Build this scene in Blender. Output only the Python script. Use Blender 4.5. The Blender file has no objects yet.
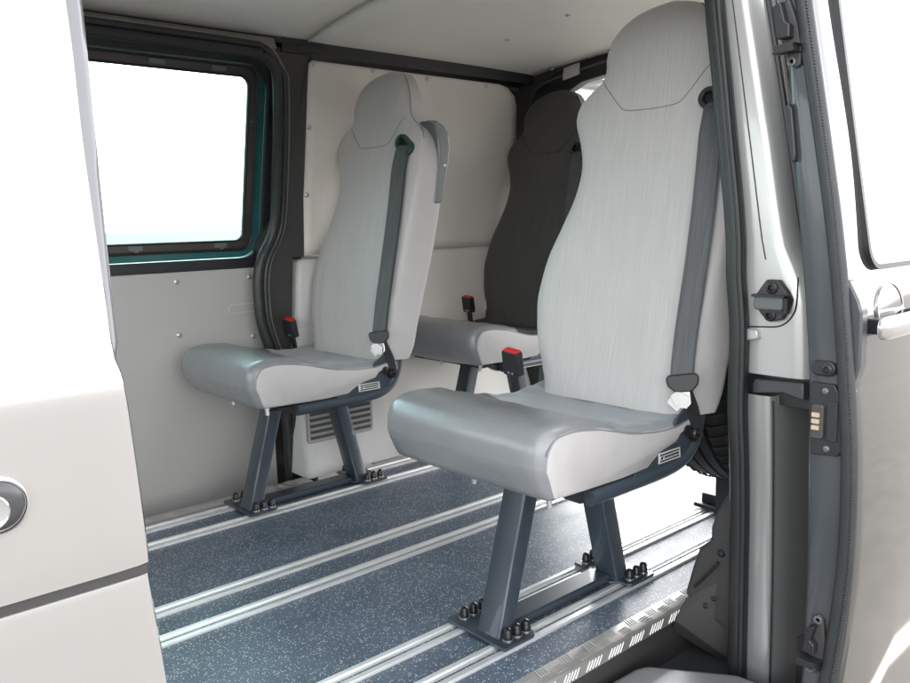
import bpy, bmesh, math, random
from mathutils import Vector, Matrix
random.seed(7)
D = bpy.data; SC = bpy.context.scene
COL = SC.collection
R = math.radians

# ------------------------------------------------------------------ materials
def new_mat(name):
    m = D.materials.new(name); m.use_nodes = True
    nt = m.node_tree; b = nt.nodes['Principled BSDF']
    return m, nt, b
def mat(name, col, rough=.5, metal=0., coat=0., spec=.5, var=.0, vscale=8., bump=0., bscale=300., rvar=.0):
    m, nt, b = new_mat(name); N = nt.nodes; L = nt.links
    b.inputs['Base Color'].default_value = (*col, 1)
    b.inputs['Roughness'].default_value = rough
    b.inputs['Metallic'].default_value = metal
    b.inputs['Coat Weight'].default_value = coat
    b.inputs['Coat Roughness'].default_value = .04
    b.inputs['Specular IOR Level'].default_value = spec
    tc = N.new('ShaderNodeTexCoord')
    if var or rvar:
        n = N.new('ShaderNodeTexNoise'); n.inputs['Scale'].default_value = vscale; n.inputs['Detail'].default_value = 6
        L.new(tc.outputs['Object'], n.inputs['Vector'])
        if var:
            r = N.new('ShaderNodeMapRange'); r.inputs['From Min'].default_value = .3; r.inputs['From Max'].default_value = .7
            r.inputs['To Min'].default_value = 1-var; r.inputs['To Max'].default_value = 1+var
            L.new(n.outputs['Fac'], r.inputs['Value'])
            mx = N.new('ShaderNodeMix'); mx.data_type = 'RGBA'; mx.blend_type = 'MULTIPLY'; mx.inputs[0].default_value = 1
            mx.inputs[6].default_value = (*col, 1); L.new(r.outputs[0], mx.inputs[7]); L.new(mx.outputs[2], b.inputs['Base Color'])
        if rvar:
            r2 = N.new('ShaderNodeMapRange'); r2.inputs['From Min'].default_value = .3; r2.inputs['From Max'].default_value = .7
            r2.inputs['To Min'].default_value = max(.02, rough-rvar); r2.inputs['To Max'].default_value = rough+rvar
            L.new(n.outputs['Fac'], r2.inputs['Value']); L.new(r2.outputs[0], b.inputs['Roughness'])
    if bump:
        n2 = N.new('ShaderNodeTexNoise'); n2.inputs['Scale'].default_value = bscale; n2.inputs['Detail'].default_value = 3
        L.new(tc.outputs['Object'], n2.inputs['Vector'])
        bp = N.new('ShaderNodeBump'); bp.inputs['Strength'].default_value = bump; bp.inputs['Distance'].default_value = .001
        L.new(n2.outputs['Fac'], bp.inputs['Height']); L.new(bp.outputs[0], b.inputs['Normal'])
    return m

def floor_mat():
    m, nt, b = new_mat('speckled_vinyl'); N = nt.nodes; L = nt.links
    tc = N.new('ShaderNodeTexCoord')
    base = N.new('ShaderNodeTexNoise'); base.inputs['Scale'].default_value = 9; base.inputs['Detail'].default_value = 8
    L.new(tc.outputs['Object'], base.inputs['Vector'])
    r = N.new('ShaderNodeValToRGB'); r.color_ramp.elements[0].color = (.070, .094, .128, 1); r.color_ramp.elements[1].color = (.098, .126, .165, 1)
    r.color_ramp.elements[0].position = .35; r.color_ramp.elements[1].position = .65
    L.new(base.outputs['Fac'], r.inputs[0])
    cur = r.outputs[0]
    for sc, thr, chance, colr in ((210, .30, .60, (.66, .70, .74)), (340, .30, .50, (.32, .37, .43)), (280, .28, .66, (.05, .07, .10))):
        v = N.new('ShaderNodeTexVoronoi'); v.inputs['Scale'].default_value = sc
        L.new(tc.outputs['Object'], v.inputs['Vector'])
        lt = N.new('ShaderNodeMath'); lt.operation = 'LESS_THAN'; L.new(v.outputs['Distance'], lt.inputs[0]); lt.inputs[1].default_value = thr
        sp = N.new('ShaderNodeSeparateColor'); L.new(v.outputs['Color'], sp.inputs[0])
        gt = N.new('ShaderNodeMath'); gt.operation = 'GREATER_THAN'; L.new(sp.outputs[0], gt.inputs[0]); gt.inputs[1].default_value = chance
        ml = N.new('ShaderNodeMath'); ml.operation = 'MULTIPLY'; L.new(lt.outputs[0], ml.inputs[0]); L.new(gt.outputs[0], ml.inputs[1])
        mx = N.new('ShaderNodeMix'); mx.data_type = 'RGBA'; L.new(ml.outputs[0], mx.inputs[0]); L.new(cur, mx.inputs[6]); mx.inputs[7].default_value = (*colr, 1)
        cur = mx.outputs[2]
    L.new(cur, b.inputs['Base Color'])
    wr = N.new('ShaderNodeTexNoise'); wr.inputs['Scale'].default_value = 5.5; wr.inputs['Detail'].default_value = 9; wr.inputs['Roughness'].default_value = .7
    wm = N.new('ShaderNodeMapping'); wm.inputs['Scale'].default_value = (.6, 1.6, 1); L.new(tc.outputs['Object'], wm.inputs['Vector']); L.new(wm.outputs[0], wr.inputs['Vector'])
    rr = N.new('ShaderNodeMapRange'); rr.inputs['From Min'].default_value = .3; rr.inputs['From Max'].default_value = .7; rr.inputs['To Min'].default_value = .27; rr.inputs['To Max'].default_value = .48
    L.new(wr.outputs['Fac'], rr.inputs['Value']); L.new(rr.outputs[0], b.inputs['Roughness'])
    b.inputs['Specular IOR Level'].default_value = .38
    n2 = N.new('ShaderNodeTexNoise'); n2.inputs['Scale'].default_value = 420
    L.new(tc.outputs['Object'], n2.inputs['Vector'])
    bp = N.new('ShaderNodeBump'); bp.inputs['Strength'].default_value = .25; bp.inputs['Distance'].default_value = .0006
    L.new(n2.outputs['Fac'], bp.inputs['Height']); L.new(bp.outputs[0], b.inputs['Normal'])
    return m

def textile(name, c0, c1, rough=.62, sheen=.25):
    """woven cloth with fine vertical streaks"""
    m, nt, b = new_mat(name); N = nt.nodes; L = nt.links
    tc = N.new('ShaderNodeTexCoord')
    mp = N.new('ShaderNodeMapping'); mp.inputs['Scale'].default_value = (20, 560, 10)
    L.new(tc.outputs['Object'], mp.inputs['Vector'])
    n = N.new('ShaderNodeTexNoise'); n.inputs['Scale'].default_value = 1; n.inputs['Detail'].default_value = 4
    L.new(mp.outputs[0], n.inputs['Vector'])
    n1 = N.new('ShaderNodeTexNoise'); n1.inputs['Scale'].default_value = 900; L.new(tc.outputs['Object'], n1.inputs['Vector'])
    ad = N.new('ShaderNodeMath'); ad.operation = 'MULTIPLY_ADD'; L.new(n1.outputs['Fac'], ad.inputs[0]); ad.inputs[1].default_value = .35; L.new(n.outputs['Fac'], ad.inputs[2])
    r = N.new('ShaderNodeValToRGB'); r.color_ramp.elements[0].color = (*c0, 1); r.color_ramp.elements[1].color = (*c1, 1)
    r.color_ramp.elements[0].position = .45; r.color_ramp.elements[1].position = .92
    L.new(ad.outputs[0], r.inputs[0]); L.new(r.outputs[0], b.inputs['Base Color'])
    b.inputs['Roughness'].default_value = rough
    b.inputs['Sheen Weight'].default_value = sheen
    bp = N.new('ShaderNodeBump'); bp.inputs['Strength'].default_value = .25; bp.inputs['Distance'].default_value = .0006
    L.new(ad.outputs[0], bp.inputs['Height']); L.new(bp.outputs[0], b.inputs['Normal'])
    return m

def vinyl(name, col, rough=.42):
    """smooth upholstery vinyl, faint grain and soft large wrinkles"""
    m, nt, b = new_mat(name); N = nt.nodes; L = nt.links
    tc = N.new('ShaderNodeTexCoord')
    n = N.new('ShaderNodeTexNoise'); n.inputs['Scale'].default_value = 14; n.inputs['Detail'].default_value = 3
    L.new(tc.outputs['Object'], n.inputs['Vector'])
    g = N.new('ShaderNodeTexNoise'); g.inputs['Scale'].default_value = 650; g.inputs['Detail'].default_value = 2
    L.new(tc.outputs['Object'], g.inputs['Vector'])
    b1 = N.new('ShaderNodeBump'); b1.inputs['Strength'].default_value = .32; b1.inputs['Distance'].default_value = .012
    L.new(n.outputs['Fac'], b1.inputs['Height'])
    b2 = N.new('ShaderNodeBump'); b2.inputs['Strength'].default_value = .3; b2.inputs['Distance'].default_value = .0004
    L.new(g.outputs['Fac'], b2.inputs['Height']); L.new(b1.outputs[0], b2.inputs['Normal']); L.new(b2.outputs[0], b.inputs['Normal'])
    r = N.new('ShaderNodeMapRange'); r.inputs['To Min'].default_value = .93; r.inputs['To Max'].default_value = 1.07
    L.new(n.outputs['Fac'], r.inputs['Value'])
    mx = N.new('ShaderNodeMix'); mx.data_type = 'RGBA'; mx.blend_type = 'MULTIPLY'; mx.inputs[0].default_value = 1
    mx.inputs[6].default_value = (*col, 1); L.new(r.outputs[0], mx.inputs[7]); L.new(mx.outputs[2], b.inputs['Base Color'])
    b.inputs['Roughness'].default_value = rough
    b.inputs['Coat Weight'].default_value = .35 if rough < .4 else 0; b.inputs['Coat Roughness'].default_value = .30
    return m

def glass_mat(name, tint):
    m = D.materials.new(name); m.use_nodes = True; nt = m.node_tree; N = nt.nodes; L = nt.links
    N.remove(N['Principled BSDF'])
    t = N.new('ShaderNodeBsdfTransparent'); t.inputs[0].default_value = (*tint, 1)
    g = N.new('ShaderNodeBsdfGlossy'); g.inputs['Roughness'].default_value = .01
    f = N.new('ShaderNodeFresnel'); f.inputs[0].default_value = 1.5
    mx = N.new('ShaderNodeMixShader'); L.new(f.outputs[0], mx.inputs[0]); L.new(t.outputs[0], mx.inputs[1]); L.new(g.outputs[0], mx.inputs[2])
    L.new(mx.outputs[0], N['Material Output'].inputs[0])
    return m

M = {
 'floor': floor_mat(),
 'alu': mat('brushed_aluminium', (.86, .86, .85), .36, .6, var=.06, vscale=22),
 'alu_groove': mat('rail_slot', (.45, .46, .46), .5, .5),
 'tread': mat('chequer_aluminium', (.62, .59, .56), .33, .8, var=.05, vscale=30),
 'treadbar': mat('chequer_bars', (.60, .585, .57), .42, .7),
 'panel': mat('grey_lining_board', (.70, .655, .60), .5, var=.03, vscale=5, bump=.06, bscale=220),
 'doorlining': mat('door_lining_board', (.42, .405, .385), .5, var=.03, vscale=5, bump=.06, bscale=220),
 'vent': mat('vent_plastic', (.30, .295, .285), .55, var=.03, vscale=6),
 'tray': mat('step_tray_metal', (.42, .42, .425), .32, .5, var=.05, vscale=6),
 'bowl': mat('handle_bowl_plastic', (.07, .07, .072), .3, .3),
 'trim': mat('grey_plastic_trim', (.55, .54, .52), .55, var=.03, vscale=6, bump=.12, bscale=500),
 'ceiling': mat('headlining_board', (.84, .815, .76), .55, var=.02, vscale=3, bump=.05, bscale=300),
 'screw': mat('screw_head', (.55, .54, .52), .35, .6),
 'black': mat('black_plastic', (.018, .018, .02), .42, var=.1, vscale=20),
 'dark': mat('dark_grey_plastic', (.045, .043, .042), .5, var=.08, vscale=12, bump=.1, bscale=600),
 'rubber': mat('seal_rubber', (.02, .021, .022), .42, var=.12, vscale=30, bump=.1, bscale=400),
 'ribrubber': mat('edge_seal_rubber', (.028, .03, .032), .45, var=.12, vscale=40, bump=.15, bscale=500),
 'silver': mat('silver_paint', (.50, .488, .472), .12, .6, coat=1., var=.02, vscale=3),
 'quarter': mat('silver_paint_in_shade', (.36, .358, .352), .28, .4, coat=.7, var=.03, vscale=4),  # same body silver, darkened for the shade behind the open door
 'silver_dim': mat('silver_paint_dimmed', (.22, .216, .208), .05, .85, coat=1., var=.02, vscale=3),  # body silver again, its colour darkened to hold the grazing reflection down
 'jamb': mat('silver_jamb_paint', (.54, .532, .52), .3, .35, coat=.6, var=.025, vscale=4),
 'edge': mat('dark_door_edge_paint', (.058, .063, .069), .33, .1, coat=.4, var=.06, vscale=5),
 'steel': mat('blue_grey_powder_coat', (.040, .053, .068), .36, .1, coat=.3, var=.06, vscale=18),
 'gunmetal': mat('grey_hard_plastic', (.14, .15, .15), .35, .3, var=.05, vscale=12),
 'nut': mat('black_dome_nut', (.02, .02, .021), .28, .3),
 'washer': mat('zinc_washer', (.72, .72, .70), .3, .9),
 'vinyl': vinyl('grey_seat_vinyl', (.21, .215, .222), .30),
 'vinylside': vinyl('pale_grey_side_vinyl', (.46, .44, .43), .5),
 'cloth': textile('silver_grey_cloth', (.365, .349, .338), (.46, .442, .43)),
 'inlay': textile('blue_grey_cloth', (.19, .205, .22), (.28, .295, .31)),
 'cloth_dark': textile('charcoal_cloth', (.050, .049, .046), (.088, .086, .081), .75, .1),
 'inlay_dark': textile('black_cloth', (.012, .012, .012), (.028, .027, .026), .8, .1),
 'piping': mat('seam_piping', (.22, .22, .22), .6),
 'piping_dark': mat('dark_seam_piping', (.02, .02, .02), .7),
 'web': textile('belt_webbing', (.032, .036, .038), (.075, .08, .083), .55, .2),
 'red': mat('red_button', (.62, .02, .02), .4),
 'guide': mat('green_black_belt_guide', (.014, .05, .042), .35),
 'tag': mat('white_paper', (.62, .62, .60), .5),
 'label': mat('black_label', (.02, .02, .02), .4),
 'chrome': mat('bright_metal', (.8, .8, .8), .15, 1.),
 'surround': mat('teal_window_surround', (.025, .125, .13), .25, .0, coat=.5, var=.15, vscale=3),
 'bronze': mat('window_channel', (.085, .075, .068), .3, .5),
 'header': mat('window_header_paint', (.23, .21, .195), .4, .2, var=.06, vscale=8),
 'glass': glass_mat('clear_glass', (.84, .92, .91)),
 'sideglass': glass_mat('tinted_glass', (.76, .95, .94)),
 'rearglass': glass_mat('privacy_glass', (.09, .36, .33)),
 'pillar': mat('silver_pillar_shade', (.12, .12, .125), .35, .4, coat=.6, var=.03, vscale=4),  # body silver with the shade of a turned-away face in its colour
 'darkglass': mat('dark_window_glass', (.012, .016, .016), .02, 0, coat=1., spec=1.),
 'asphalt': mat('asphalt', (.072, .067, .062), .85, var=.14, vscale=3.5, bump=.5, bscale=120),
 'line': mat('road_marking', (.30, .29, .27), .7, var=.1, vscale=8),
 'tyre': mat('tyre_rubber', (.016, .016, .017), .6, var=.15, vscale=25),
 'amber': mat('contact_pin', (.75, .55, .42), .3, .6),
}

# ------------------------------------------------------------------ mesh helpers
def sstep(a, b, x):
    t = max(0, min(1, (x-a)/(b-a))); return t*t*(3-2*t)
def lean(p, amp, lo):
    """the far body side is widest at belt height: push it outwards by amp there"""
    x, y, z = p
    g = (1-.98*sstep(.88, 1.32, z))*(max(0, min(1, z/.33)) if lo else 1)
    k = (y+amp*g)/y
    return (x*k, y*k, .814+(z-.814)*k)
def empty(name, loc, label=None, cat=None, group=None, kind=None):
    o = D.objects.new(name, None); COL.objects.link(o); o.location = loc
    o.empty_display_size = .1
    if label: o['label'] = label
    if cat: o['category'] = cat
    if group: o['group'] = group
    if kind: o['kind'] = kind
    return o
def root_loc(o):
    while o.parent: o = o.parent
    return Vector(o.location)
class MB:
    def __init__(s): s.v = []; s.f = []; s.m = []
    def add(s, v, f, mi=0):
        k = len(s.v); s.v += [tuple(p) for p in v]; s.f += [tuple(i+k for i in q) for q in f]; s.m += [mi]*len(f)
    def box(s, a, b, mi=0):
        x0, y0, z0 = (min(a[i], b[i]) for i in range(3)); x1, y1, z1 = (max(a[i], b[i]) for i in range(3))
        v = [(x0,y0,z0),(x1,y0,z0),(x1,y1,z0),(x0,y1,z0),(x0,y0,z1),(x1,y0,z1),(x1,y1,z1),(x0,y1,z1)]
        s.add(v, [(0,3,2,1),(4,5,6,7),(0,1,5,4),(1,2,6,5),(2,3,7,6),(3,0,4,7)], mi)
    def prism(s, poly, fn, w0, w1, mi=0):
        n = len(poly)
        v = [fn(u, t, w0) for u, t in poly]+[fn(u, t, w1) for u, t in poly]
        f = [tuple(range(n)), tuple(range(2*n-1, n-1, -1))]
        f += [(i, (i+1) % n, n+(i+1) % n, n+i) for i in range(n)]
        s.add(v, f, mi)
    def loft(s, rings, cap=True, mi=0, closed=True):
        n = len(rings[0]); v = [p for r in rings for p in r]; f = []
        for i in range(len(rings)-1):
            for j in range(n if closed else n-1):
                k = (j+1) % n
                f.append((i*n+j, i*n+k, (i+1)*n+k, (i+1)*n+j))
        if cap and closed:
            f.append(tuple(range(n-1, -1, -1))); f.append(tuple((len(rings)-1)*n+j for j in range(n)))
        s.add(v, f, mi)
    def sweep(s, path, sec, up=(0, 0, 1), mi=0, cap=True, closed=False):
        """sec: list of (a,b) along side / up' axes"""
        P = [Vector(p) for p in path]; rings = []; n = len(P); up = Vector(up)
        for i, p in enumerate(P):
            if closed: t = P[(i+1) % n]-P[i-1]
            else: t = P[min(i+1, n-1)]-P[max(i-1, 0)]
            t.normalize()
            side = t.cross(up)
            if side.length < 1e-5: side = t.cross(Vector((1, .01, 0)))
            side.normalize(); u2 = side.cross(t)
            rings.append([p+side*a+u2*b for a, b in sec])
        if closed: rings.append(rings[0])
        s.loft(rings, cap and not closed, mi)
    def tube(s, path, r, n=10, up=(0, 0, 1), mi=0, closed=False, r2=None):
        r2 = r2 or r
        s.sweep(path, [(r*math.cos(2*math.pi*i/n), r2*math.sin(2*math.pi*i/n)) for i in range(n)], up, mi, True, closed)
    def cyl(s, c, axis, r, h, n=16, mi=0, prof=None):
        """solid of revolution about axis from point c; prof = [(radius, height)]"""
        a = Vector(axis).normalized(); t = a.cross(Vector((0, 0, 1)) if abs(a.z) < .9 else Vector((1, 0, 0))).normalized(); b = a.cross(t)
        prof = prof or [(r, 0), (r, h)]
        c = Vector(c)
        s.loft([[c+a*hh+(t*math.cos(2*math.pi*i/n)+b*math.sin(2*math.pi*i/n))*max(rr, 1e-5) for i in range(n)] for rr, hh in prof], True, mi)
    def each(s, name, mats, parent, **k):
        """every connected piece becomes an object of its own"""
        par = list(range(len(s.v)))
        def find(a):
            while par[a] != a: par[a] = par[par[a]]; a = par[a]
            return a
        for f in s.f:
            for q in f[1:]: par[find(q)] = find(f[0])
        groups = {}
        for f, mi in zip(s.f, s.m): groups.setdefault(find(f[0]), []).append((f, mi))
        out = []
        for g in groups.values():
            idx = {}; m = MB()
            for f, mi in g:
                for q in f:
                    if q not in idx: idx[q] = len(m.v); m.v.append(s.v[q])
                m.f.append(tuple(idx[q] for q in f)); m.m.append(mi)
            out.append(m.build(name, mats, parent, **k))
        return out
    def build(s, name, mats, parent, bevel=0, seg=2, angle=35, smooth=True, subsurf=0, label=None, wall=None):
        if wall: s.v = [lean(p, *wall) for p in s.v]
        me = D.meshes.new(name); base = root_loc(parent) if parent else Vector((0, 0, 0))
        me.from_pydata([tuple(Vector(p)-base) for p in s.v], [], s.f)
        bm = bmesh.new(); bm.from_mesh(me); bmesh.ops.remove_doubles(bm, verts=bm.verts, dist=1e-6); bmesh.ops.recalc_face_normals(bm, faces=bm.faces); bm.to_mesh(me); bm.free()
        mats = mats if isinstance(mats, (list, tuple)) else [mats]
        for k in mats: me.materials.append(M[k])
        for p, mi in zip(me.polygons, s.m): p.material_index = mi
        if smooth: me.shade_smooth(); me.set_sharp_from_angle(angle=R(angle))
        o = D.objects.new(name, me); COL.objects.link(o)
        if parent: o.parent = parent
        if bevel:
            b = o.modifiers.new('bevel', 'BEVEL'); b.width = bevel; b.segments = seg; b.limit_method = 'ANGLE'; b.angle_limit = R(30); b.harden_normals = False
            me.set_sharp_from_angle(angle=R(80))
            w = o.modifiers.new('wn', 'WEIGHTED_NORMAL'); w.keep_sharp = True
        if subsurf:
            b = o.modifiers.new('sub', 'SUBSURF'); b.levels = subsurf; b.render_levels = subsurf
        if label: o['label'] = label
        return o
def lerp(a, b, t): return a+(b-a)*t
def tab(T, x, k=1):
    """piecewise linear lookup in a table of rows"""
    if x <= T[0][0]: return T[0][k]
    for a, b in zip(T, T[1:]):
        if x <= b[0]: return lerp(a[k], b[k], (x-a[0])/(b[0]-a[0]))
    return T[-1][k]
def stab(T, x, k=1):
    """smooth (Catmull-Rom style) lookup"""
    n = len(T)
    if x <= T[0][0]: return T[0][k]
    if x >= T[-1][0]: return T[-1][k]
    for i in range(n-1):
        if T[i][0] <= x <= T[i+1][0]: break
    x0, x1 = T[i][0], T[i+1][0]; h = x1-x0; t = (x-x0)/h
    def sl(j):
        if j == 0 or j == n-1: a, b = max(j-1, 0), min(j+1, n-1)
        else: a, b = j-1, j+1
        return (T[b][k]-T[a][k])/(T[b][0]-T[a][0])
    m0, m1 = sl(i)*h, sl(i+1)*h
    return (2*t**3-3*t*t+1)*T[i][k]+(t**3-2*t*t+t)*m0+(-2*t**3+3*t*t)*T[i+1][k]+(t**3-t*t)*m1
def rrect(u0, u1, v0, v1, r, n=6):
    P = []
    for cx, cy, a in ((u1-r, v1-r, 0), (u0+r, v1-r, 90), (u0+r, v0+r, 180), (u1-r, v0+r, 270)):
        for i in range(n+1):
            t = R(a+90*i/n); P.append((cx+r*math.cos(t), cy+r*math.sin(t)))
    return P
def smooth_path(P, n=6):
    """Catmull-Rom through 3-D points"""
    P = [Vector(p) for p in P]; out = []
    for i in range(len(P)-1):
        p0, p1, p2, p3 = P[max(i-1, 0)], P[i], P[i+1], P[min(i+2, len(P)-1)]
        for j in range(n):
            t = j/n
            out.append(.5*((2*p1)+(p2-p0)*t+(2*p0-5*p1+4*p2-p3)*t*t+(3*p1-p0-3*p2+p3)*t**3))
    out.append(P[-1]); return out
XZ = lambda u, v, w: (u, w, v)      # polygon in x,z ; extruded along y
YZ = lambda u, v, w: (w, u, v)      # polygon in y,z ; extruded along x
XY = lambda u, v, w: (u, v, w)

# ------------------------------------------------------------------ ground
g = MB(); g.add([(-300,-300,-.57),(300,-300,-.57),(300,300,-.57),(-300,300,-.57)], [(0,1,2,3)])
ground = g.build('ground', 'asphalt', None); ground['kind'] = 'structure'; 
g = MB()
g.box((1.6, .19, -.568), (7.5, .245, -.566))
rm = g.build('road_marking', 'line', None); rm['kind'] = 'structure'

# ------------------------------------------------------------------ van
van = empty('van', (1.0, 1.568, -.57), 'silver passenger van with its side door slid open, seen from outside the doorway', 'van')

# --- floor, rails, treads
m = MB(); m.box((-.3, .945, -.02), (2.43, 2.19, 0)); m.build('floor', 'floor', van)
FAR1, FAR2 = 2.1284, 2.0066
for ye in (2.1284, 2.0066, 1.6311, 1.5048, 1.1406, 1.0198):
    m = MB()
    prof = [(0,-.004),(0,.0045),(.0015,.006),(.011,.006),(.0125,.0045),(.0135,.0022),(.0185,.0022),(.019,-.001),(.0255,-.001),(.026,.0022),(.031,.0022),(.032,.0045),(.0335,.006),(.0425,.006),(.044,.0045),(.044,-.004)]
    m.prism([(ye+a, b) for a, b in prof], YZ, -.28, 2.36)
    rail = m.build('floor_rail', 'alu', van, angle=20)
def tread(y_in, y_out, x0, x1, sgn, name):
    m = MB()
    # folded plate: top strip and a lip
    a, b = min(y_in, y_out), max(y_in, y_out)
    prof = [(y_in, .0005), (y_in, .003), (y_out+.004*sgn, .003), (y_out+.001*sgn, .0015), (y_out, -.002), (y_out, -.024), (y_out+.002*sgn, -.024), (y_out+.002*sgn, .0005)]
    m.prism(prof, YZ, x0, x1)
    x = x0+.02; k = 0
    while x < x1-.03:
        # five slanted bars on the lip
        for j in range(5):
            xc = x+j*.0088
            for (dx, dz) in ((0, 0),):
                p0 = Vector((xc, y_out-.0002*sgn, -.0215)); p1 = Vector((xc+.011, y_out-.0002*sgn, -.004))
                m.tube([p0, p0.lerp(p1, .3)+Vector((0, -.0004*sgn, 0)), p0.lerp(p1, .7)+Vector((0, -.0004*sgn, 0)), p1], .0012, 6, up=(0, 1, 0), mi=1)
        # bars on the top: alternate directions
        for j in range(4):
            xc = x+.030+j*.0065
            y1 = lerp(y_out, y_in, .45); y2 = lerp(y_out, y_in, .98)
            p0 = Vector((xc, y1, .003)); p1 = Vector((xc+.006, y2, .003))
            m.tube([p0, p0.lerp(p1, .3)+Vector((0, 0, .0006)), p0.lerp(p1, .7)+Vector((0, 0, .0006)), p1], .0013, 6, mi=1)
        for j in range(4):
            yc = lerp(y_out, y_in, .15+.14*j)
            p0 = Vector((x-.006, yc, .003)); p1 = Vector((x+.02, yc+.001, .003))
            m.tube([p0, p0.lerp(p1, .3)+Vector((0, 0, .0006)), p0.lerp(p1, .7)+Vector((0, 0, .0006)), p1], .0012, 6, up=(0, 1, 0), mi=1)
        x += .066; k += 1
    return m.build(name, ['tread', 'treadbar'], van, angle=50)
tread(.945, .903, .15, 1.455, 1, 'step_tread')
tread(2.19, 2.249, .15, 1.30, -1, 'step_tread')
# --- step wells
m = MB()
m.box((.15, .912, -.235), (1.50, .925, -.024)); m.box((1.49, .60, -.235), (1.505, .912, -.02))
m.each('step_well', 'dark', van)
m = MB(); m.prism([(.60, .60), (.60, .895), (1.17, .895), (1.225, .893), (1.252, .884), (1.268, .862), (1.352, .742), (1.36, .60)], XY, -.20, -.060)
m.build('step_tray', 'tray', van, bevel=.014, seg=4)
m = MB(); m.box((.15, .60, -.135), (1.50, .912, -.115)); m.build('step_floor', 'edge', van)
m = MB(); m.box((.15, 2.25, -.30), (1.36, 2.40, -.285)); m.box((.15, 2.2493, -.29), (1.36, 2.256, -.026))
m.box((1.345, 2.26, -.29), (1.36, 2.40, -.01)); m.each('step_well', 'black', van)

# --- far sliding door: inner panel, window
YD = lambda z: 2.36 if z < .77 else 2.36-(z-.77)*.22
fdoor = None
m = MB()
# door inner skin behind everything (dark), with window hole: build as strips around the hole
def yd_pt(x, z, off=0.): return (x, YD(z)+off, z)
HX0, HX1, HZ0, HZ1 = .10, 1.262, .715, 1.285
def plate_ring(mb, outer, inner, fn, w0, w1, mi=0):
    """ring between two polygons with equal vertex count, thickened"""
    n = len(outer)
    v = [fn(u, t, w0) for u, t in outer]+[fn(u, t, w0) for u, t in inner]+[fn(u, t, w1) for u, t in outer]+[fn(u, t, w1) for u, t in inner]
    f = []
    for i in range(n):
        k = (i+1) % n
        f += [(i, k, n+k, n+i), (2*n+i, 3*n+i, 3*n+k, 2*n+k), (i, 2*n+i, 2*n+k, k), (n+i, n+k, 3*n+k, 3*n+i)]
    mb.add(v, f, mi)
FD = lambda u, v, w: (u, YD(v)+w, v)
plate_ring(m, rrect(-.1, 1.40, .690, 1.36, .02, 8), rrect(HX0, HX1, HZ0, HZ1, .075, 8), FD, .0, .05)
m.box((-.1, 2.362, -.29), (1.40, 2.41, .6895))
fdoor = m.build('sliding_door', 'black', van, wall=(.07, False), angle=30)
fdoor['label'] = 'closed sliding door on the far side with a wide tinted window'
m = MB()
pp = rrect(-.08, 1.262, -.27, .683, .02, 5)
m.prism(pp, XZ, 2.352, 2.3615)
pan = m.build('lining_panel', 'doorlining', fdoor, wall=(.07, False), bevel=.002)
m = MB(); q = rrect(1.128, 1.225, .545, .573, .0135, 6); q2 = rrect(1.130, 1.223, .547, .571, .0125, 6)
plate_ring(m, q, q2, XZ, 2.3495, 2.3525)
m.build('grip_slot', 'trim', fdoor, wall=(.07, False))
def dome(mb, c, ax, r, h, n=14):
    mb.cyl(c, ax, r, h, n, prof=[(r, 0), (r*.97, h*.45), (r*.75, h*.85), (r*.35, h), (r*.3, h*.6), (.0005, h*.6)])
m = MB()
for x, z in ((.968, .655), (.965, .496), (1.205, .655), (1.206, .466), (.72, .655), (.72, .496), (.5, .655), (.5, .3), (.72, .3)):
    dome(m, (x, 2.352, z), (0, -1, 0), .0085, .004)
m.each('screw', 'screw', fdoor, wall=(.07, False))
# window: surround (teal), channel frame, clips and glass
m = MB()
plate_ring(m, rrect(HX0+.002, HX1-.002, HZ0+.002, HZ1-.002, .073, 8), rrect(HX0+.04, 1.222, .752, 1.268, .035, 8), FD, .022, .030)
m.build('window_surround', 'surround', fdoor, wall=(.07, False), angle=30)
m = MB()
def ring_tube(mb, P, r, off, n=8, mi=0):
    mb.tube([FD(u, v, off) for u, v in P], r, n, up=(0, 1, 0), closed=True, mi=mi)
plate_ring(m, rrect(HX0+.036, 1.224, .744, 1.276, .038, 8), rrect(HX0+.06, 1.200, .768, 1.250, .028, 8), FD, .008, .028)
wf = m.build('window_frame', 'bronze', fdoor, wall=(.07, False), bevel=.003)
m = MB()
ring_tube(m, rrect(HX0+.034, 1.226, .742, 1.278, .038, 8), .0035, .008)
ring_tube(m, rrect(HX0+.060, 1.200, .768, 1.250, .028, 8), .004, .010)
m.each('window_gasket', 'black', fdoor, wall=(.07, False))
m = MB()
for x in (.86, 1.12):
    m.prism(rrect(x-.02, x+.02, .75, .764, .003, 3), FD, -.001, .009)
    m.prism(rrect(x-.006, x+.006, .745, .752, .002, 3), FD, -.006, .009)
for x in (.92, 1.10): m.prism(rrect(x-.022, x+.022, 1.257, 1.270, .003, 3), FD, 0, .009)
for z in (.88, 1.10): m.prism(rrect(1.203, 1.221, z-.025, z+.025, .003, 3), FD, .0, .009)
m.each('window_clip', 'gunmetal', fdoor, wall=(.07, False))
m = MB(); m.prism(rrect(HX0, HX1, HZ0, HZ1, .07, 8), FD, .034, .039); m.build('window_pane', 'sideglass', fdoor, wall=(.07, False))

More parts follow.
